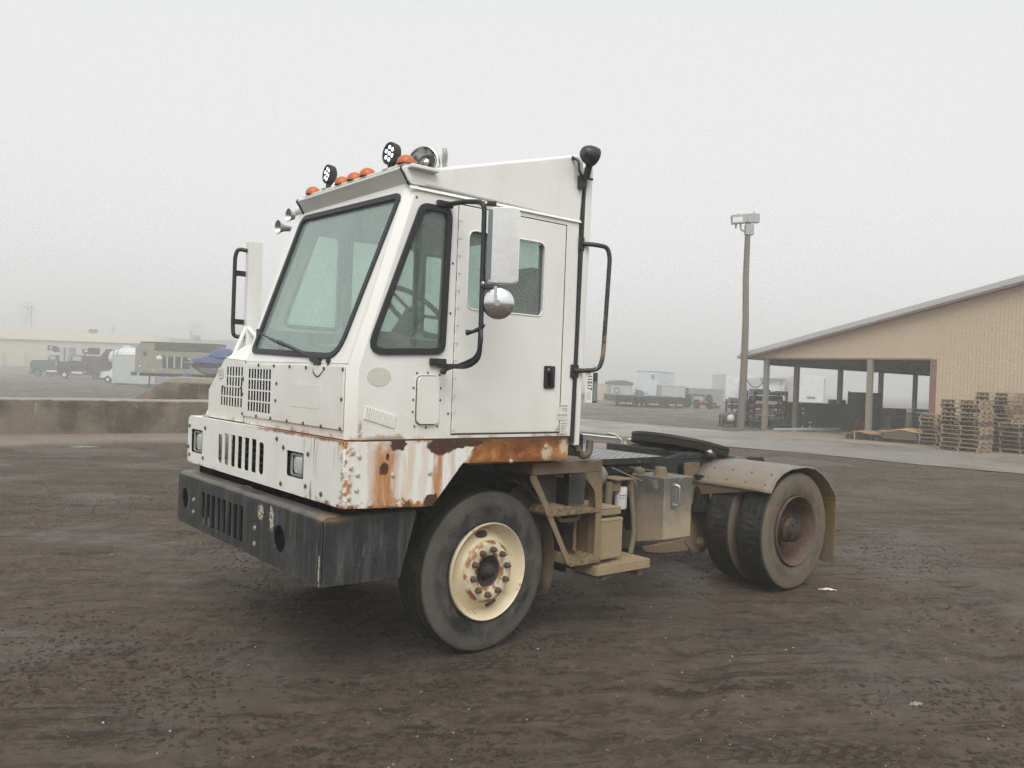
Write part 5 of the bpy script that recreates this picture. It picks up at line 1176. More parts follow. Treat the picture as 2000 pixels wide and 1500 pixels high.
b = BM(); fp_ = [(EAVE_Y+.06, roofz(EAVE_Y+.06)-.09),(ridge, roofz(ridge)-.09),(ridge,roofz(ridge)+.12),(EAVE_Y+.06, roofz(EAVE_Y+.06)+.12)]
prism(b, fp_, (GXp-.34,0,0), Y3, Z3, X3, .045); obj('fascia', PO(b), M['roof_grey'], pb, 30, .01)
b = BM(); 
prism(b, [(EAVE_Y-.1, roofz(EAVE_Y-.1)-.17),(ridge, roofz(ridge)-.17),(ridge,roofz(ridge)-.10),(EAVE_Y-.1, roofz(EAVE_Y-.1)-.10)], (GXp-.33,0,0), Y3, Z3, X3, .03); obj('fascia_trim', PO(b), M['trim_red'], pb, 30)
b = BM(); tube(b, [(GXp-.38,EAVE_Y+.10,3.08),(GXp+24,EAVE_Y+.10,3.06)], .075, 10); obj('gutter', PO(b), M['roof_grey'], pb, 50)
b = BM(); box(b, GXp-.02,GXp+.12,WALL_Y-.10,WALL_Y+.13,0,HDR-.005); box(b, GXp-.015,GXp+.115,WALL_Y+.13,EAVE_Y-.9,HDR-.03,HDR+.03); obj('opening_trim', PO(b), M['trim_red'], pb, 30)
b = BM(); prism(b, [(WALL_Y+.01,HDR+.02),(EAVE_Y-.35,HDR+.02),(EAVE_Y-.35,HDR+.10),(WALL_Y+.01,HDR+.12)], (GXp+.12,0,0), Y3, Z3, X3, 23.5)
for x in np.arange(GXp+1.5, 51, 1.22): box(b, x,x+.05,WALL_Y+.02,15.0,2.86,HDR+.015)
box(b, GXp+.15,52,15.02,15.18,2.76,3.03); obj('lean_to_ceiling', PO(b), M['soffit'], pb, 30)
for x, y, r in ((28.68,15.1,.095),(28.68,10.55,.095)):
    b = BM(); box(b, x-r,x+r,y-r,y+r,0,HDR-.035); obj('post', PO(b), M['post_wood'], pb, 30, .01)
for x in (31.0,34.7,38.6,42.3,46.0,49.8):
    b = BM(); box(b, x-.095,x+.095,15.005,15.195,0,2.755); obj('post', PO(b), M['post_wood'], pb, 30, .01)

# ---- pallets: each one a thing
def make_pallet(mat, seed):
    r_ = random.Random(seed); b = BM(); Lx, Ly = 1.22, 1.02
    for j in range(7):
        y = -Ly/2+.05+(Ly-.10)*j/6; box(b, -Lx/2+r_.uniform(0,.015),Lx/2-r_.uniform(0,.015),y-.047,y+.047,.118,.135)
    for j in range(5):
        y = -Ly/2+.05+(Ly-.10)*j/4; box(b, -Lx/2+r_.uniform(0,.02),Lx/2-r_.uniform(0,.02),y-.047,y+.047,0,.016)
    for x in (-Lx/2+.02, -.019, Lx/2-.058):
        for y0, y1, z0 in ((-.51,-.34,.0165),(-.34,-.14,.058),(-.14,.14,.0165),(.14,.34,.058),(.34,.51,.0165)): box(b, x,x+.038,y0,y1,z0,.1175)
    me = bpy.data.meshes.new('wood_pallet'); b.to_mesh(me); b.free(); me.materials.append(mat); return me
PM = [make_pallet(M[k], i) for i, k in enumerate(('pallet1','pallet2','pallet3','pallet1'))]
ORD = ['bottom','second','third','fourth','fifth','sixth','seventh','eighth','ninth','tenth','eleventh','twelfth','thirteenth','fourteenth','fifteenth']
def stack(cx, cy, n_, name, group, rz0=0, seed=1, jit=.035):
    r_ = random.Random(seed); col = {0:'grey',1:'pale tan',2:'dark brown',3:'grey'}
    for i in range(n_):
        k = r_.choice((0,0,1,2,3)); o = bpy.data.objects.new('wood_pallet', PM[k]); COL.objects.link(o)
        o.location = (cx+r_.uniform(-jit,jit), cy+r_.uniform(-jit,jit), .006+i*.1362); o.rotation_euler = (0,0,rz0+r_.uniform(-.03,.03))
        lv_ = 'topmost' if i == n_-1 else ORD[i]+('' if i == 0 else ' from ground')
        tag(o, f'{col[k]} wooden pallet, {lv_} in the {name}', 'pallet', group)
stack(26.05,5.95,12,'broad stack before the tan wall','stacked wooden pallets', math.pi/2, 1)
stack(27.75,5.62,14,'tallest stack against the tan wall','stacked wooden pallets', math.pi/2, 2, .06)
stack(27.15,4.62,7,'low stack at the picture edge','stacked wooden pallets', math.pi/2, 3)
stack(27.85,7.42,8,'low stack beside the red trim','stacked wooden pallets', math.pi/2, 4, .06)
def ply_pile(cx, cy, h, k, top, rz, lab1, lab2):
    o = bpy.data.objects.new('wood_pallet', PM[2]); COL.objects.link(o); o.location = (cx,cy,.006); o.rotation_euler = (0,0,rz); tag(o, lab1, 'pallet', 'pallets under plywood')
    b = BM(); r_ = random.Random(k); nx_ = 10; g = []
    for i in range(nx_+1):
        row = []
        for j in range(7): fx, fy = i/nx_-.5, j/6-.5; row.append(b.verts.new((fx*1.5, fy*1.35, h+.10*math.cos(fx*2.6+.4)*math.cos(fy*2)+.03*math.sin(fx*9+k)-.09)))
        g.append(row)
    for i in range(nx_):
        for j in range(6): b.faces.new((g[i][j], g[i+1][j], g[i+1][j+1], g[i][j+1]))
    o = obj('plywood_sheet', b, M[top], None, 60, loc=(cx,cy,0), rz=rz+.06); m = o.modifiers.new('thick','SOLIDIFY'); m.thickness = .03; m.offset = -1; tag(o, lab2, 'plywood')
ply_pile(27.9,10.15,.33,1,'ply',math.pi/2,'dark low pallet under the brown plywood sheet by the shed post','brown warped plywood sheet lying on a pallet by the shed post')
ply_pile(28.0,8.75,.50,2,'ply_y',math.pi/2,'dark low pallet under the yellow plywood near the red trim','yellowish plywood sheet on a pile near the red opening trim')
b = BM()
for i in range(4): box(b, -.62+i*.02,.60-i*.03,-.7,.66,.15+i*.075,.205+i*.075)
tag(obj('lumber_pile', b, M['pallet3'], None, 30, loc=(28.0,8.75,0), rz=math.pi/2+.08), 'dark boards piled between a pallet and the yellowish plywood sheet', 'lumber')
b = BM(); tube(b, [(0,0,0),(.05,.02,.36)], .02, 6); tag(obj('wooden_stick', b, M['ply_y'], None, 30, loc=(27.1,10.25,0)), 'pale wooden stick leaning on the brown plywood pile', 'stick')
b = BM(); tube(b, [(0,0,.085),(1.3,-.33,.085),(2.5,-.62,.085),(3.6,-.9,.085)], [.045,.07,.085,.10], 10); box(b, .95,1.0,-.4,-.1,0,.12); box(b, 2.4,2.46,-.78,-.48,0,.12)
tag(obj('fallen_pole', b, M['lgrey'], None, 40, loc=(28.3,14.4,0)), 'pale grey metal pole lying on the ground before green cabinets', 'pole')

# ---- steel racks and cabinets under the lean-to
def rack(u, D, x0, x1, posts_top, shelves, depth, label, seed, group='steel storage racks'):
    S = Site(u, D); rt = S.root('steel_rack', label, 'rack', group); a, c_ = S.x(x0), S.x(x1); r_ = random.Random(seed); h = S.z(u, posts_top)
    for x in np.linspace(a, c_, max(2, int((c_-a)/.9)+1)):
        bpart('upright', rt, M['rack'], [(x-.035,x+.035,0,.07,0,h),(x-.035,x+.035,depth-.07,depth,0,h)])
    for v in shelves:
        z = S.z(u, v); bpart('shelf', rt, M['rack'], [(a,c_,0,depth,z-.05,z)])
        b = BM()
        x = a+.06
        while x < c_-.15:
            w_ = r_.uniform(.15,.5); hh = r_.uniform(.06,.22); box(b, x,min(x+w_,c_-.05),.08,depth-.1,z+.002,z+hh); x += w_+r_.uniform(.0,.12)
        obj('stored_parts', b, M[r_.choice(('mgrey','pallet3','dsteel','olive'))], rt, 0)
    return S, rt
rack(1452, 38.5, 1432, 1476, 781, (786,797,810,822,832), 1.1, 'low steel rack of parts behind the wooden light pole', 1)
rack(1507, 37.5, 1475, 1538, 764, (770,782,796,808,820,832), 1.2, 'tall open steel rack with bare top rail behind first shed post', 2)
S, rt = rack(1427, 37.0, 1415, 1440, 810, (813,823,833), .6, 'small low steel rack left of the wooden light pole', 3)
b = BM(); bmesh.ops.create_icosphere(b, subdivisions=3, radius=.17)
for v in b.verts: v.co *= 1+.10*math.sin(v.co.x*40)*math.sin(v.co.y*37+v.co.z*29)
tag(obj('white_bag', b, M['white'], None, 60, loc=spot(1430,36.9)+Vector((0,0,S.z(1430,817)))), 'small crumpled white bundle on the low rack by the pole', 'bag')
def cabinet(name, u, D, u0, u1, v0, label, mat, cat='cabinet', depth=1., drawers=(), group=None, dmat='white'):
    S = Site(u, D); rt = S.root(name, label, cat, group); a, c_ = S.x(u0), S.x(u1); h = S.z(u, v0)
    bpart('cabinet_body', rt, M[mat], [(a,c_,0,depth,.04,h)], .02); bpart('plinth', rt, M['void'], [(a+.03,c_-.03,.03,depth-.03,0,.04)])
    for k, (p, q, w_) in enumerate(drawers):
        x = S.x(p); z = S.z(p, q); bpart('label_plate', rt, M[dmat], [(x-w_/2,x+w_/2,-.012,-.002,z-.045,z+.045)])
    n_ = max(2, int((c_-a)/.75)); bpart('door_gap', rt, M['void'], [(a+(c_-a)*i/n_-.008,a+(c_-a)*i/n_+.008,-.006,-.001,.06,h-.03) for i in range(1, n_)])
    return S, rt
cabinet('parts_cabinet', 1573, 37.8, 1539, 1594, 787, 'mid green parts cabinet with white label plates under the lean-to', 'green', drawers=((1570.5,798,.14),(1570.5,807,.14),(1585,825,.16),(1585,834,.13),(1570,834,.12)), group='green cabinets')
cabinet('parts_cabinet', 1633, 38.6, 1595, 1676, 789, 'wide dark green cabinet between two rear shed posts', 'dgreen', group='green cabinets')
cabinet('tool_chest', 1641, 39.2, 1628, 1654, 781, 'small dark chest on top of the wide dark green cabinet', 'dsteel', depth=.6)
S, rt = cabinet('steel_cabinet', 1699, 37.2, 1674, 1723, 767, 'tall black steel cabinet behind the light front shed post', 'dsteel')
S = Site(1667, 37.4); rt = S.root('cantilever_rack', 'black cantilever arms sticking out left of tall steel cabinet', 'rack')
b = BM()
for v in (769, 783):
    z = S.z(1667, v); box(b, S.x(1661),S.x(1674),.1,.2,z-.1,z); box(b, S.x(1661),S.x(1662.3),.1,.2,z,z+.12)
obj('arm', b, M['dsteel'], rt, 0); bpart('upright', rt, M['dsteel'], [(S.x(1672),S.x(1675),.1,.3,0,S.z(1667,767))])
def crate(u, D, u0, u1, v0, v1, label, m1, m2, split, name='storage_box', cat='box', turn=0):
    S = Site(u, D); rt = S.root(name, label, cat); a, s_, c_ = S.x(u0), S.x(split), S.x(u1); z0, z1 = max(0, S.z(u, v1)), S.z(u, v0)
    b = BM(); prism(b, [(a,.35),(s_,0),(c_,.75),(c_-(s_-a),1.1)], (0,0,z0), X3, Y3, Z3, z1-z0); obj('box_side', b, M[m1], rt, 30, .01)
    e = Vector((c_-s_, .75, 0)).normalized(); b = BM(); nrm = Vector((e.y,-e.x,0)); obox(b, Vector((s_,0,0))+e*((c_-s_)*.5*1.2)+nrm*.006+Vector((0,0,(z0+z1)/2)), e, nrm, Z3, (c_-s_)*1.2, .01, (z1-z0)*.96); obj('box_end', b, M[m2], rt, 0)
    return S, rt
crate(1757, 37.6, 1722, 1787, 814, 838, 'lower grey and dark box beneath a tan box in the shed', 'lgrey', 'dsteel', 1744)
crate(1757, 37.7, 1727, 1788, 798.5, 813.5, 'tan cardboard-coloured box resting on top of a grey box', 'tan_plain', 'mgrey', 1751)
S = Site(1684, 36.2); rt = S.root('red_machine', 'small dark red machine beside the light front shed post', 'machine'); bpart('machine_body', rt, M['red'], [(S.x(1677),S.x(1692),0,.4,.12,.45),(S.x(1680),S.x(1690),.1,.35,.45,.58)], .03); bpart('wheel', rt, M['tyre_far'], [(S.x(1678),S.x(1682),-.02,.1,0,.16),(S.x(1687),S.x(1691),-.02,.1,0,.16)], .02)
S = Site(1802, 42); rt = S.root('timber_stack', 'pale sawn timber stack seen behind the pallets at the trim', 'timber')
for i in range(5): bpart('layer', rt, M['pallet2'] if i < 4 else M['white'], [(S.x(1784),S.x(1822),0,1.2,.05+i*.2,.2+i*.2)])

# ---- trailers and boxes fading out beyond the yard
def trailer(u, D, u0, u1, v0, v1, label, mat, cat='trailer', depth=9, name='box_trailer', group=None, turn=0, legs=True, extra=None, roof=None):
    S = Site(u, D); rt = S.root(name, label, cat, group, turn); a, c_ = S.x(u0), S.x(u1); z1 = S.z(u, v0); z0 = max(.05, S.z(u, v1))
    bpart('body', rt, M[mat], [(a,c_,0,depth,z0,z1)], .03)
    if roof: bpart('roof_edge', rt, M[roof], [(a-.04,c_+.04,-.04,depth+.04,z1+.005,z1+.09)])
    if legs and z0 > .3:
        bpart('chassis', rt, M['dark'], [(a+.2,c_-.2,.1,depth-.1,max(.35,z0-.25),z0-.005)])
        for yy in (.6, depth*.8):
            b = BM(); lathe(b, [(0,-.14),(.42,-.14),(.48,-.1),(.48,.1),(.42,.14),(0,.14)], (a+.3,yy+.5,.48), (1,0,0), 16); lathe(b, [(0,-.14),(.42,-.14),(.48,-.1),(.48,.1),(.42,.14),(0,.14)], (c_-.3,yy+.5,.48), (1,0,0), 16); obj('wheel', b, M['tyre_far'], rt, 40)
    if extra: extra(S, rt, a, c_, z0, z1)
    return S, rt
def wt(S, rt, a, c_, z0, z1):
    bpart('vent_panel', rt, M['mgrey'], [(S.x(1272),S.x(1279),-.02,-.002,S.z(1265,740.5),S.z(1265,731))]); bpart('label_plate', rt, M['white'], [(S.x(1262),S.x(1267),-.02,-.002,S.z(1265,744),S.z(1265,740))]); bpart('hatch', rt, M['mgrey'], [(S.x(1260),S.x(1267),-.03,-.002,S.z(1265,770),S.z(1265,767))])
trailer(1262, 122, 1242, 1284, 726, 776, 'tall bluish white box trailer nose-on, standing highest among the far trailers', 'white_b', turn=-.50, roof='mgrey', extra=wt, depth=8)
trailer(1445, 128, 1418, 1470, 733, 785, 'white box trailer end seen beside the wooden light pole', 'white', roof='white')
def cabw(S, rt, a, c_, z0, z1): bpart('window', rt, M['lgrey'], [(S.x(1490),S.x(1527),-.03,-.002,S.z(1508,766),S.z(1508,743))]); bpart('window_pane', rt, M['white'], [(S.x(1495),S.x(1524),-.06,-.032,S.z(1508,763),S.z(1508,742))]); bpart('visor', rt, M['mgrey'], [(S.x(1483),S.x(1534),-.8,-.065,S.z(1508,741),S.z(1508,738.5))])
trailer(1508, 118, 1484, 1533, 739, 785, 'white trailer with framed window panel behind the tall rack', 'white', extra=cabw)
def mk(S, rt, a, c_, z0, z1): bpart('placard', rt, M['teal'], [(S.x(1577),S.x(1593),-.03,-.002,S.z(1585,779),S.z(1585,774.5))]); bpart('hinge_side', rt, M['lgrey'], [(S.x(1609),S.x(1612),-.03,-.002,S.z(1585,784),S.z(1585,738))])
trailer(1585, 114, 1559, 1612, 734.5, 786, 'white trailer end with a small blue placard behind green cabinets', 'white', extra=mk)
trailer(1380, 105, 1346, 1414, 760, 795, 'low grey box trailer behind the red tractor', 'mgrey', depth=5, legs=False, roof='lgrey')
trailer(1316, 105, 1293, 1339, 754.5, 782, 'beige grey box right of the tall white trailer', 'lgrey', depth=4, legs=False, roof='beige', name='storage_container', cat='container')
S, rt = trailer(1213, 108, 1193, 1235, 752, 778, 'grey open trailer with rounded green tarpaulin roof', 'lgrey', depth=6)
b = BM(); a, c_, z1 = S.x(1192), S.x(1237), S.z(1213, 752); prism(b, [(a,z1+.005),(c_,z1+.005),(c_+.02,z1+.35),((a+c_)/2+.4,z1+.62),((a+c_)/2-.5,z1+.60),(a-.02,z1+.35)], (0,-.06,0), X3, Z3, Y3, 6.2); obj('tarpaulin', b, M['olive_d'], rt, 30)
b = BM(); tube(b, [((a+c_)/2-.6+.35*math.cos(t), -.08, z1-.65+.35*math.sin(t)) for t in [2*math.pi*k/16 for k in range(17)]], .05, 6); obj('hose_coil', b, M['dark'], rt, 40)
trailer(1186, 110, 1166, 1204, 752, 787, 'beige tank container left of the grey tarpaulin trailer', 'beige', name='storage_container', cat='container', depth=3, legs=False, roof='lgrey')
trailer(1157, 109, 1149, 1167, 760, 787, 'narrow beige container at the cab rear edge', 'beige', name='storage_container', cat='container', depth=3, legs=False)
trailer(1140, 112, 1128, 1149, 770, 786, 'low dark grey skip beside the narrow beige container', 'dark', name='waste_skip', cat='skip', depth=3, legs=False)
for k, (u0, u1, v0, v1, lb) in enumerate(((1204,1244,773,795,'black flatbed trailer end under the grey tarpaulin trailer'),(1262,1297,776,797.5,'black flatbed trailer end below the tall bluish white trailer'),(1301,1343,777,800.5,'black flatbed trailer end before the beige grey box'))):
    S = Site((u0+u1)/2, 68); rt = S.root('flatbed_trailer', lb, 'trailer', 'black flatbed trailers in a row'); a, c_ = S.x(u0), S.x(u1); z1 = S.z((u0+u1)/2, v0)
    bpart('deck', rt, M['dark'], [(a,c_,0,9,z1*.42,z1)], .02); bpart('bumper', rt, M['dark'], [(a+.1,c_-.1,-.05,.05,z1*.12,z1*.5)]); bpart('lamp_plate', rt, M['lgrey'], [(a+.3,a+.75,-.07,-.052,z1*.25,z1*.38),(c_-.8,c_-.35,-.07,-.052,z1*.25,z1*.38)])
    b = BM(); [lathe(b, [(0,-.3),(.42,-.3),(.46,-.2),(.46,.2),(.42,.3),(0,.3)], (x,1.,.46), (1,0,0), 16) for x in (a+.45, c_-.45)]; obj('wheel', b, M['tyre_far'], rt, 40)
bpart('load_frame', rt, M['dark'], [(S.x(1297),S.x(1302),0,.3,0,z1)])
S = Site(1253, 68.5); rt = S.root('loaded_trailer', 'dark low trailer with scrap load between two black flatbeds', 'trailer'); bpart('deck', rt, M['dark'], [(S.x(1246),S.x(1261),0,6,.3,.8)]); bpart('load', rt, M['mgrey'], [(S.x(1248),S.x(1253),0,2,.81,1.4),(S.x(1255),S.x(1260),.3,2,.81,1.3)]); bpart('wheel', rt, M['tyre_far'], [(S.x(1247),S.x(1250),.5,1.4,0,.7),(S.x(1257),S.x(1260),.5,1.4,0,.7)], .1)
S = Site(1376, 72); rt = S.root('red_tractor', 'dark red tractor facing the yard before a low grey trailer', 'tractor')
z = lambda v: S.z(1376, v)
bpart('hood', rt, M['red'], [(S.x(1366),S.x(1387),0,2.0,.5,z(784))], .08); bpart('cab_frame', rt, M['red'], [(S.x(1364),S.x(1366),2.0,2.2,.6,z(772)),(S.x(1386),S.x(1388),2.0,2.2,.6,z(772)),(S.x(1363),S.x(1389),1.9,3.4,z(772),z(770.5))], .02); bpart('window', rt, M['lgrey'], [(S.x(1366),S.x(1386),2.05,2.1,z(784),z(772))]); bpart('axle', rt, M['dark'], [(S.x(1352),S.x(1404),.5,.8,.35,.55)])
for x in (1364,1389,1356,1398):
    b = BM(); q = .62 if x in (1356,1398) else .4; lathe(b, [(0,-.2),(q*.9,-.2),(q,-.12),(q,.12),(q*.9,.2),(0,.2)], (S.x(x),2.2 if q > .5 else .4,q), (1,0,0), 16); obj('wheel', b, M['tyre_far'], rt, 40)
S = Site(1408, 70); rt = S.root('dark_bin', 'low black bin at the right of the red tractor', 'bin'); bpart('bin_body', rt, M['dark'], [(S.x(1391),S.x(1408),0,1.5,.1,S.z(1408,794))], .03); bpart('rim', rt, M['dark'], [(S.x(1390),S.x(1409),-.05,1.55,S.z(1408,794)+.004,S.z(1408,793))])

# ---- left: parked trucks, mixer, van, box, army trailer, boat
def far_wheel(rt, x, y, r, rim='lgrey'):
    b = BM(); lathe(b, [(0,.3),(r*.9,.3),(r,.22),(r,-.02),(r*.9,-.06),(r*.55,-.06),(r*.5,-.02)], (x,y,r), (0,1,0), 20); w_ = obj('wheel', b, M['tyre_far'], rt, 40)
    b = BM(); lathe(b, [(r*.5,-.03),(r*.4,.0),(r*.2,-.02),(0,-.03)], (x,y,r), (0,1,0), 16); obj('rim', b, M[rim], w_, 40)
def rig(u, D, label, body, nose_u, cab0, cab1, back_u, hood_v, cab_v, base_v, wheels, tank, extras):
    S = Site(u, D); rt = S.root('parked_truck', label, 'truck'); X, Zv = S.x, lambda v: S.z(u, v)
    b = BM(); nose = X(nose_u); prism(b, [(nose,Zv(hood_v)-1.05),(nose,Zv(hood_v)-.35),(nose+.25,Zv(hood_v)-.02),(X(cab0),Zv(hood_v)+.05),(X(cab0),.75),(nose+1.7,.75),(nose+1.5,1.15),(nose+.5,1.1),(nose+.2,.6)], (0,0,0), X3, Z3, Y3, 2.2); obj('hood', b, M[body], rt, 30, .06)
    b = BM(); prism(b, [(X(cab0)+.01,.8),(X(cab0)+.01,Zv(hood_v)+.05),(X(cab0)+.35,Zv(cab_v)),(X(cab1),Zv(cab_v)),(X(cab1),.8)], (0,0,0), X3, Z3, Y3, 2.2); obj('cab', b, M[body], rt, 30, .06)
    bpart('window', rt, M['lgrey'], [(X(cab0)+.40,X(cab0)+.40+(X(cab1)-X(cab0))*.5,-.02,-.002,Zv(hood_v)+.15,Zv(cab_v)-.15)])
    bpart('chassis', rt, M['dark'], [(X(cab0),X(back_u),.3,1.9,.55,.85)]); bpart('bumper', rt, M['dark'], [(nose-.12,nose+.25,.0,2.2,.35,.7)])
    if tank: b = BM(); tube(b, [(X(tank[0]),.1,.72),(X(tank[1]),.1,.72)], .28, 14); obj('fuel_tank', b, M['chrome'], rt, 40)
    for wu, rim in wheels: far_wheel(rt, X(wu), 0, .5, rim)
    extras(S, rt, X, Zv); return S
def ex1(S, rt, X, Zv):
    bpart('sleeper', rt, M['lgrey'], [(X(113),X(122),.1,2.1,.8,Zv(678)),(X(124),X(131),.1,2.1,.8,Zv(676.5))], .03); bpart('sleeper_gap', rt, M['dark'], [(X(121.9),X(124.1),.2,2.,.8,Zv(677.5))]); bpart('crane_head', rt, M['dark'], [(X(88),X(97),.3,1.6,Zv(681),Zv(675)),(X(84),X(106),.5,1.4,Zv(684),Zv(682)),(X(98),X(114),.4,1.4,Zv(687),Zv(678))], .02); bpart('number_plate', rt, M['white'], [(X(93),X(97),.27,.29,Zv(680),Zv(676.5))])
rig(100, 114, 'teal-nosed truck with a grey crane column behind its cab', 'teal', 57, 90, 112, 150, 704, 693, 738, ((73,'mgrey'),(96,'mgrey')), (91,112), ex1)
def ex2(S, rt, X, Zv):
    bpart('rear_body', rt, M['maroon'], [(X(171),X(186),.1,2.1,.8,Zv(694))], .03); bpart('crane_head', rt, M['dark'], [(X(155),X(166),.4,1.6,Zv(690),Zv(681)),(X(166),X(182),.5,1.5,Zv(691),Zv(678)),(X(158),X(160),.6,.8,Zv(696),Zv(690))], .03); bpart('number_plate', rt, M['white'], [(X(160),X(166),.36,.39,Zv(686),Zv(683))]); bpart('mirror', rt, M['chrome'], [(X(109),X(111),-.2,-.1,Zv(716),Zv(708))]); bpart('rear_steps', rt, M['mgrey'], [(X(161),X(169),-.05,.3,.85,1.1)])
rig(150, 108, 'black truck with white front wheel and lifting gear behind its cab', 'dark', 109, 134, 170, 198, 707, 694, 741, ((125,'white'),(186,'mgrey'),(193,'mgrey')), (140,161), ex2)
S = Site(230, 100); rt = S.root('mixer_truck', 'concrete mixer truck with a big white striped drum and dark red chute', 'truck')
b = BM(); zc = S.z(230, 696); lathe(b, [(0,-2.2),(.55,-2.2),(.75,-1.9),(1.12,-.6),(1.15,.3),(.95,1.4),(.55,2.3),(0,2.3)], (S.x(238),1.2,zc), (1,0,.10), 32); dr_ = obj('drum', b, M['white'], rt, 40)
b = BM()
for k in (-1.3,-.75): rr_ = .98 if k < -1 else 1.10; tube(b, [Vector((S.x(238)+k,1.2,zc+k*.1))+Vector((0,math.cos(t),math.sin(t)))*rr_ for t in [2*math.pi*j/28 for j in range(29)]], .07, 6, cap=False)
obj('drum_stripe', b, M['mgrey'], dr_, 40)
b = BM(); prism(b, [(S.x(187),S.z(230,712)),(S.x(190),S.z(230,697)),(S.x(202),S.z(230,682)),(S.x(207),S.z(230,690)),(S.x(204),S.z(230,707)),(S.x(212),S.z(230,722)),(S.x(200),S.z(230,727))], (0,.5,0), X3, Z3, Y3, 1.4); obj('chute', b, M['maroon'], rt, 30); bpart('chassis', rt, M['dark'], [(S.x(195),S.x(290),.4,2.,.5,1.1)]); far_wheel(rt, S.x(215), .2, .5); far_wheel(rt, S.x(270), .2, .5); bpart('vent', rt, M['white'], [(S.x(232),S.x(243),.8,1.6,zc+1.05,zc+1.35)], .05)
S = Site(206, 88); rt = S.root('white_van', 'white van front poking out from behind the pale grey box', 'van')
b = BM(); prism(b, [(S.x(194),.45),(S.x(194),1.0),(S.x(197),1.12),(S.x(212),1.25),(S.x(222),1.9),(S.x(250),1.95),(S.x(250),.45)], (0,.1,0), X3, Z3, Y3, 1.8); obj('body', b, M['white'], rt, 30, .05); bpart('headlight', rt, M['chrome'], [(S.x(194)-.01,S.x(197),.085,.098,.75,.95)]); bpart('bumper', rt, M['mgrey'], [(S.x(193),S.x(196),.05,1.9,.35,.5)]); far_wheel(rt, S.x(209), .12, .36, 'white')
S = Site(254, 80); rt = S.root('site_box', 'plain pale grey sheet metal box before the mixer drum', 'container'); a, c_ = S.x(218), S.x(302)
n = NT('pale_grey_ribbed'); M['ribgrey'] = n.bsdf(n.mix(n.noise(1.2,5), (.42,.46,.46), (.52,.56,.56)), .6, 0, n.bump(n.wave(.9,'X'), .6, .04))
bpart('body', rt, M['ribgrey'], [(a,c_,0,2.4,.12,S.z(254,694))], .02); bpart('roof_edge', rt, M['white'], [(a-.03,c_+.03,-.03,2.43,S.z(254,694)+.004,S.z(254,694)+.07)]); bpart('skid', rt, M['dark'], [(a+.2,a+.8,.2,2.2,0,.115),(c_-.8,c_-.2,.2,2.2,0,.115)])
S = Site(330, 72); rt = S.root('army_trailer', 'drab olive army box trailer with canvas roof on a prop leg', 'trailer'); X = S.x; Zv = lambda v: S.z(310, v)
b = BM(); prism(b, [(X(262),Zv(729)),(X(262),Zv(680)),(X(273),Zv(669)),(X(420),Zv(669)),(X(420),Zv(729))], (0,0,0), X3, Z3, Y3, 2.4); bd = obj('body', b, M['olive'], rt, 30, .03)
bpart('canvas_roof', rt, M['olive_d'], [(X(273),X(421),-.05,2.45,Zv(669)+.004,Zv(667.8)),(X(300),X(420),-.06,-.002,Zv(684),Zv(670.5))]); bpart('window', rt, M['dsteel'], [(X(278),X(284.5),-.03,-.002,Zv(695),Zv(687.5))]); bpart('frame_post', rt, M['lgrey'], [(X(u_),X(u_+3),-.05,-.002,Zv(718),Zv(695)) for u_ in (324,338,352)]); bpart('side_opening', rt, M['dsteel'], [(X(316),X(370),-.03,-.004,Zv(718),Zv(696))]); bpart('rear_lamp', rt, M['maroon'], [(X(257),X(267),-.2,.0,Zv(735),Zv(728))]); bpart('chassis', rt, M['dark'], [(X(268),X(420),.3,2.1,Zv(735),Zv(729.5))]); bpart('prop_leg', rt, M['dark'], [(X(289),X(291),.1,.2,0,Zv(730)),(X(272),X(306),.05,.3,0,.07)]); bpart('side_lamp', rt, M['white'], [(X(270),X(274),-.03,-.002,Zv(718),Zv(715)),(X(298),X(301),-.03,-.002,Zv(724),Zv(722))])
b = BM(); pts = [(X(309)+math.cos(t)*(.23 if k % 2 else .30), Zv(698)+math.sin(t)*(.14 if k % 2 else .26)) for k, t in enumerate([2*math.pi*j/9 for j in range(9)])]; prism(b, pts, (0,-.03,0), X3, Z3, Y3, .02); obj('torn_patch', b, M['white'], rt, 0)
for u_ in (385,402): far_wheel(rt, X(u_), .05, .45, 'mgrey')
# boat on its trailer
S = Site(420, 56); rt = S.root('motor_boat', 'grey and white motor boat with bow rail under a blue cover', 'boat'); X = S.x; Zv = lambda v: S.z(420, v)
b = BM(); st_ = []
for k in range(13):
    t = k/12; x = X(358)+(X(480)-X(358))*t; w_ = 1.05*min(1,(t*2.2)**.7) if t > 0 else .02; keel = Zv(736)+(Zv(716)-Zv(736))*(1-min(1,t*3))**1.5; sh = Zv(709)+.0*t
    st_.append([b.verts.new((x, 1.2-w_, sh)), b.verts.new((x, 1.2-w_*.95, Zv(719) if t > .08 else sh-.1)), b.verts.new((x, 1.2-w_*.8, keel+.18)), b.verts.new((x, 1.2, keel)), b.verts.new((x, 1.2+w_*.8, keel+.18)), b.verts.new((x, 1.2+w_*.95, Zv(719) if t > .08 else sh-.1)), b.verts.new((x, 1.2+w_, sh))])
for p, q in zip(st_[:-1], st_[1:]):
    for j in range(6): b.faces.new((p[j], p[j+1], q[j+1], q[j])).material_index = 1 if j in (0,5) else 0
    b.faces.new((p[0], q[0], q[6], p[6])).material_index = 2
bmesh.ops.recalc_face_normals(b, faces=b.faces[:]); obj('hull', b, [M['mgrey'], M['dsteel'], M['white']], rt, 30)
b = BM(); tube(b, [(X(346),1.2,Zv(710)),(X(372),.7,Zv(709.5)),(X(480),.1,Zv(703))], .03, 6); tube(b, [(X(350),1.2,Zv(693)),(X(380),.6,Zv(692)),(X(480),.15,Zv(698))], .025, 6)
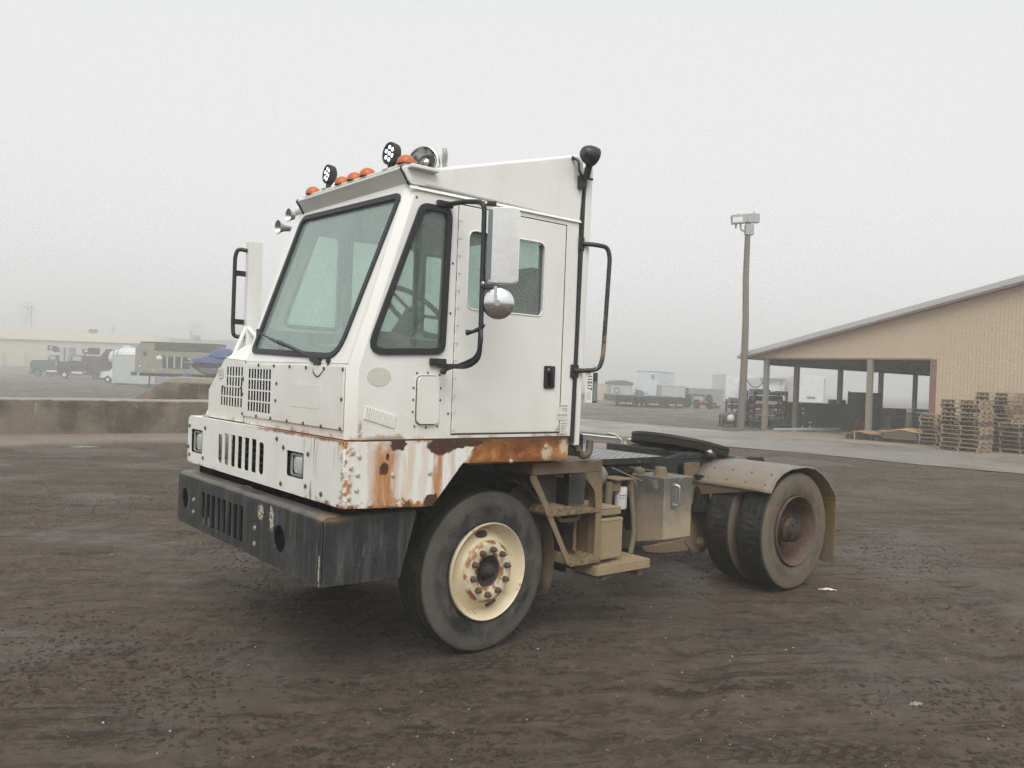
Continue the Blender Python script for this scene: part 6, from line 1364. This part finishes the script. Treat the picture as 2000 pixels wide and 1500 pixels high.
for u_ in (372,395,420): tube(b, [(X(u_),.6-.006*(u_-372),Zv(709)), (X(u_+3),.6-.006*(u_-372),Zv(693+(u_-380)*.05))], .018, 6)
obj('bow_rail', b, M['alu'], rt, 40); bpart('bow_lamp', rt, M['white'], [(X(352),X(357),1.1,1.3,Zv(704),Zv(701.5))], .02)
def cover(u0, u1, v0, v1, y0, name, mat):
    b = BM(); bmesh.ops.create_icosphere(b, subdivisions=4, radius=1)
    for v in b.verts:
        k = 1+.05*math.sin(v.co.x*7+v.co.z*5); v.co = Vector(((X(u0)+X(u1))/2+v.co.x*k*(X(u1)-X(u0))/2, 1.2+v.co.y*.95, Zv(v1)+max(-.05, math.copysign(abs(v.co.z)**.7, v.co.z))*k*(Zv(v0)-Zv(v1))))
    return obj(name, b, M[mat], rt, 60)
cover(396, 448, 679.5, 698, 0, 'canopy_cover', 'blue'); cover(362, 470, 694, 709, 0, 'deck_cover', 'blue')
bpart('trailer_frame', rt, M['dark'], [(X(385),X(480),.4,2.,.30,Zv(736)),(X(392),X(396),.5,.6,0,.5)]); bpart('jack_wheel', rt, M['dark'], [(X(402),X(412),.2,.4,0,.6)], .1)
S = Site(358, 58); rt = S.root('covered_machine', 'small machine under a blue sheet below the boat bow', 'machine'); b = BM(); bmesh.ops.create_icosphere(b, subdivisions=3, radius=1)
for v in b.verts: v.co = Vector((v.co.x*(S.x(367)-S.x(345))/2*1.05, v.co.y*.6+.6, max(-.0, .1+v.co.z*.45)*1.6+.55))
obj('sheet', b, M['blue'], rt, 60); bpart('machine_body', rt, M['dark'], [(S.x(347),S.x(364),.1,1.1,.08,.85)], .03); bpart('foot', rt, M['lgrey'], [(S.x(348),S.x(351),.0,.08,0,.5),(S.x(360),S.x(363),.0,.08,0,.5)])
# long beige building, grey-roofed building, dish, poles, trees in the fog
S = Site(120, 200); rt = S.root('long_building', 'long beige building with pale tan roof fading in fog', 'building'); X = S.x; Zv = lambda v: S.z(120, v)
bpart('wall', rt, M['beige'], [(X(-80),X(288),0,14,0,Zv(668)-.01)])
b = BM(); e0, r0 = Zv(665.5), Zv(641); vs = [b.verts.new(p) for p in ((X(-90),-.8,e0),(X(300),-.8,e0),(X(268),8,r0),(X(-90),8,r0),(X(300),16,e0),(X(-90),16,e0))]; b.faces.new((vs[0],vs[1],vs[2],vs[3])); b.faces.new((vs[1],vs[4],vs[2])); b.faces.new((vs[3],vs[2],vs[4],vs[5])); b.faces.new((vs[0],vs[3],vs[5])); b.faces.new((vs[0],vs[5],vs[4],vs[1])); bmesh.ops.recalc_face_normals(b, faces=b.faces[:]); obj('roof', b, simple('pale_tan_roof', (.54,.46,.33), .6, 0, .05, 1), rt, 0)
bpart('roof_vent', rt, M['maroon'], [(X(145),X(159),6,7,Zv(644.5),Zv(638.5))])
for u_ in (9,52): bpart('post', rt, M['pallet1'], [(X(u_),X(u_)+.3,-1.2,-.9,0,Zv(690))])
bpart('chimney', rt, M['lgrey'], [(X(186),X(189),7.5,8,Zv(643),Zv(634)),(X(183),X(192),7.4,8.1,Zv(634)+.01,Zv(633))])
S = Site(390, 205); rt = S.root('grey_roofed_building', 'low grey-roofed building half lost in fog behind boats', 'building'); X = S.x; Zv = lambda v: S.z(390, v)
bpart('wall', rt, M['lgrey'], [(X(285),X(560),0,12,0,Zv(686))]); b = BM(); vs = [b.verts.new(p) for p in ((X(280),-.6,Zv(687)),(X(565),-.6,Zv(687)),(X(565),9,Zv(660)),(X(280),9,Zv(660)),(X(280),9,Zv(664)),(X(565),9,Zv(664)))]; b.faces.new(vs[:4]); b.faces.new((vs[0],vs[4],vs[5],vs[1])); b.faces.new((vs[3],vs[2],vs[5],vs[4])); b.faces.new((vs[0],vs[3],vs[4])); b.faces.new((vs[1],vs[5],vs[2])); obj('roof', b, M['mgrey'], rt, 0)
b = BM(); zc = Zv(648); lathe(b, [(0,.1),(.22,.07),(.36,0),(.36,-.02),(.22,.04),(0,.08)], (X(347),7.5,zc), (.3,1,.25), 20); ds_ = obj('satellite_dish', b, M['mgrey'], rt, 50); bpart('mast', rt, M['dark'], [(X(346.5),X(347.5),7.6,7.7,Zv(660),zc)]); bpart('roof_unit', rt, M['mgrey'], [(X(350),X(363),7.5,8.5,Zv(660),Zv(653.5))])
S = Site(57, 300); rt = S.root('utility_pole', 'thin utility pole rising in fog behind the long building', 'pole'); b = BM(); h_ = S.z(57, 598); tube(b, [(0,0,0),(0,0,h_)], [.17,.12], 8); obj('pole', b, M['pole_wood'], rt, 50); bpart('crossarm', rt, M['pole_wood'], [(-.6,.6,-.08,-.002,h_-.55,h_-.40)]) 
def fog_tree(u, D, w_, v0, label, seed):
    S = Site(u, D); rt = S.root('bare_tree', label, 'tree'); h_ = S.z(u, v0); r_ = random.Random(seed); b = BM(); tube(b, [(0,0,0),(.1,0,h_*.35),(0,.1,h_*.6)], [.28,.2,.12], 8); obj('trunk', b, M['pole_wood'], rt, 50)
    b = BM()
    for k in range(420):
        p = Vector((r_.gauss(0,.38)*w_, r_.gauss(0,.38)*w_, h_*(.32+.68*r_.random()**.8))); q = p+Vector((r_.uniform(-1,1), r_.uniform(-1,1), r_.uniform(-.2,1.2)))*.5
        vs = [b.verts.new(p), b.verts.new(q), b.verts.new(q+Vector((r_.uniform(-.3,.3),r_.uniform(-.3,.3),.25)))]; b.faces.new(vs)
    obj('crown', b, M['olive_d'], rt, 0)
fog_tree(47, 400, 5, 592, 'faint bare tree in fog beside the thin utility pole', 1); fog_tree(378, 410, 6, 632, 'faint bare tree in fog above the grey roof', 2)

# ---- lot tag hanging on the grab handle
tg = tag(empty('lot_tag', (1.915,-1.325,1.858)), 'white and black paper lot tag hanging on the cab grab handle', 'tag')
TK = .80
UT = Vector((.72,-.69,0)).normalized(); VT = Z3
def tb(bm): return place_bm(bm, (0,0,0), UT, VT) if not bmesh.ops.scale(bm, vec=(TK,TK,1), verts=bm.verts[:]) else None
def tplate(x0, x1, z0, z1, t, off):
    b = BM(); box(b, x0,x1,z0,z1,-t/2+off,t/2+off); return tb(b)
obj('tag_sheet', tplate(-.075,-.012,-.285,.012,.002,0), M['paper'], tg, 0); obj('tag_dark_side', tplate(-.012,.028,-.285,-.03,.002,.0), M['ink'], tg, 0)
tm = text_mesh('2-11517', .052, .0012); [setattr(v, 'co', Vector((v.co.y-.0, -v.co.x, 0))) for v in tm.verts]
for v in tm.verts: v.co = Vector((v.co.x-.040, v.co.y-.092, .0022))
obj('tag_number', tb(tm), M['ink'], tg, 0)
b = BM()
for i in range(5): box(b, -.062+i*.008,-.059+i*.008,-.265,-.20+.01*(i%2),.0014,.002)
obj('tag_print', tb(b), M['ink_grey'], tg, 0)
b = BM()
for i in range(5): box(b, -.004+i*.006,-.001+i*.006,-.27,-.10-.02*(i%2),.0014,.002)
obj('tag_print_white', tb(b), M['lgrey'], tg, 0)
b = BM(); tube(b, [Vector((0,0,.012))+Vector((0,math.cos(t)*.02,math.sin(t)*.02)) for t in [2*math.pi*k/12 for k in range(13)]], .002, 5, cap=False); obj('tag_tie', b, M['white'], tg, 40)
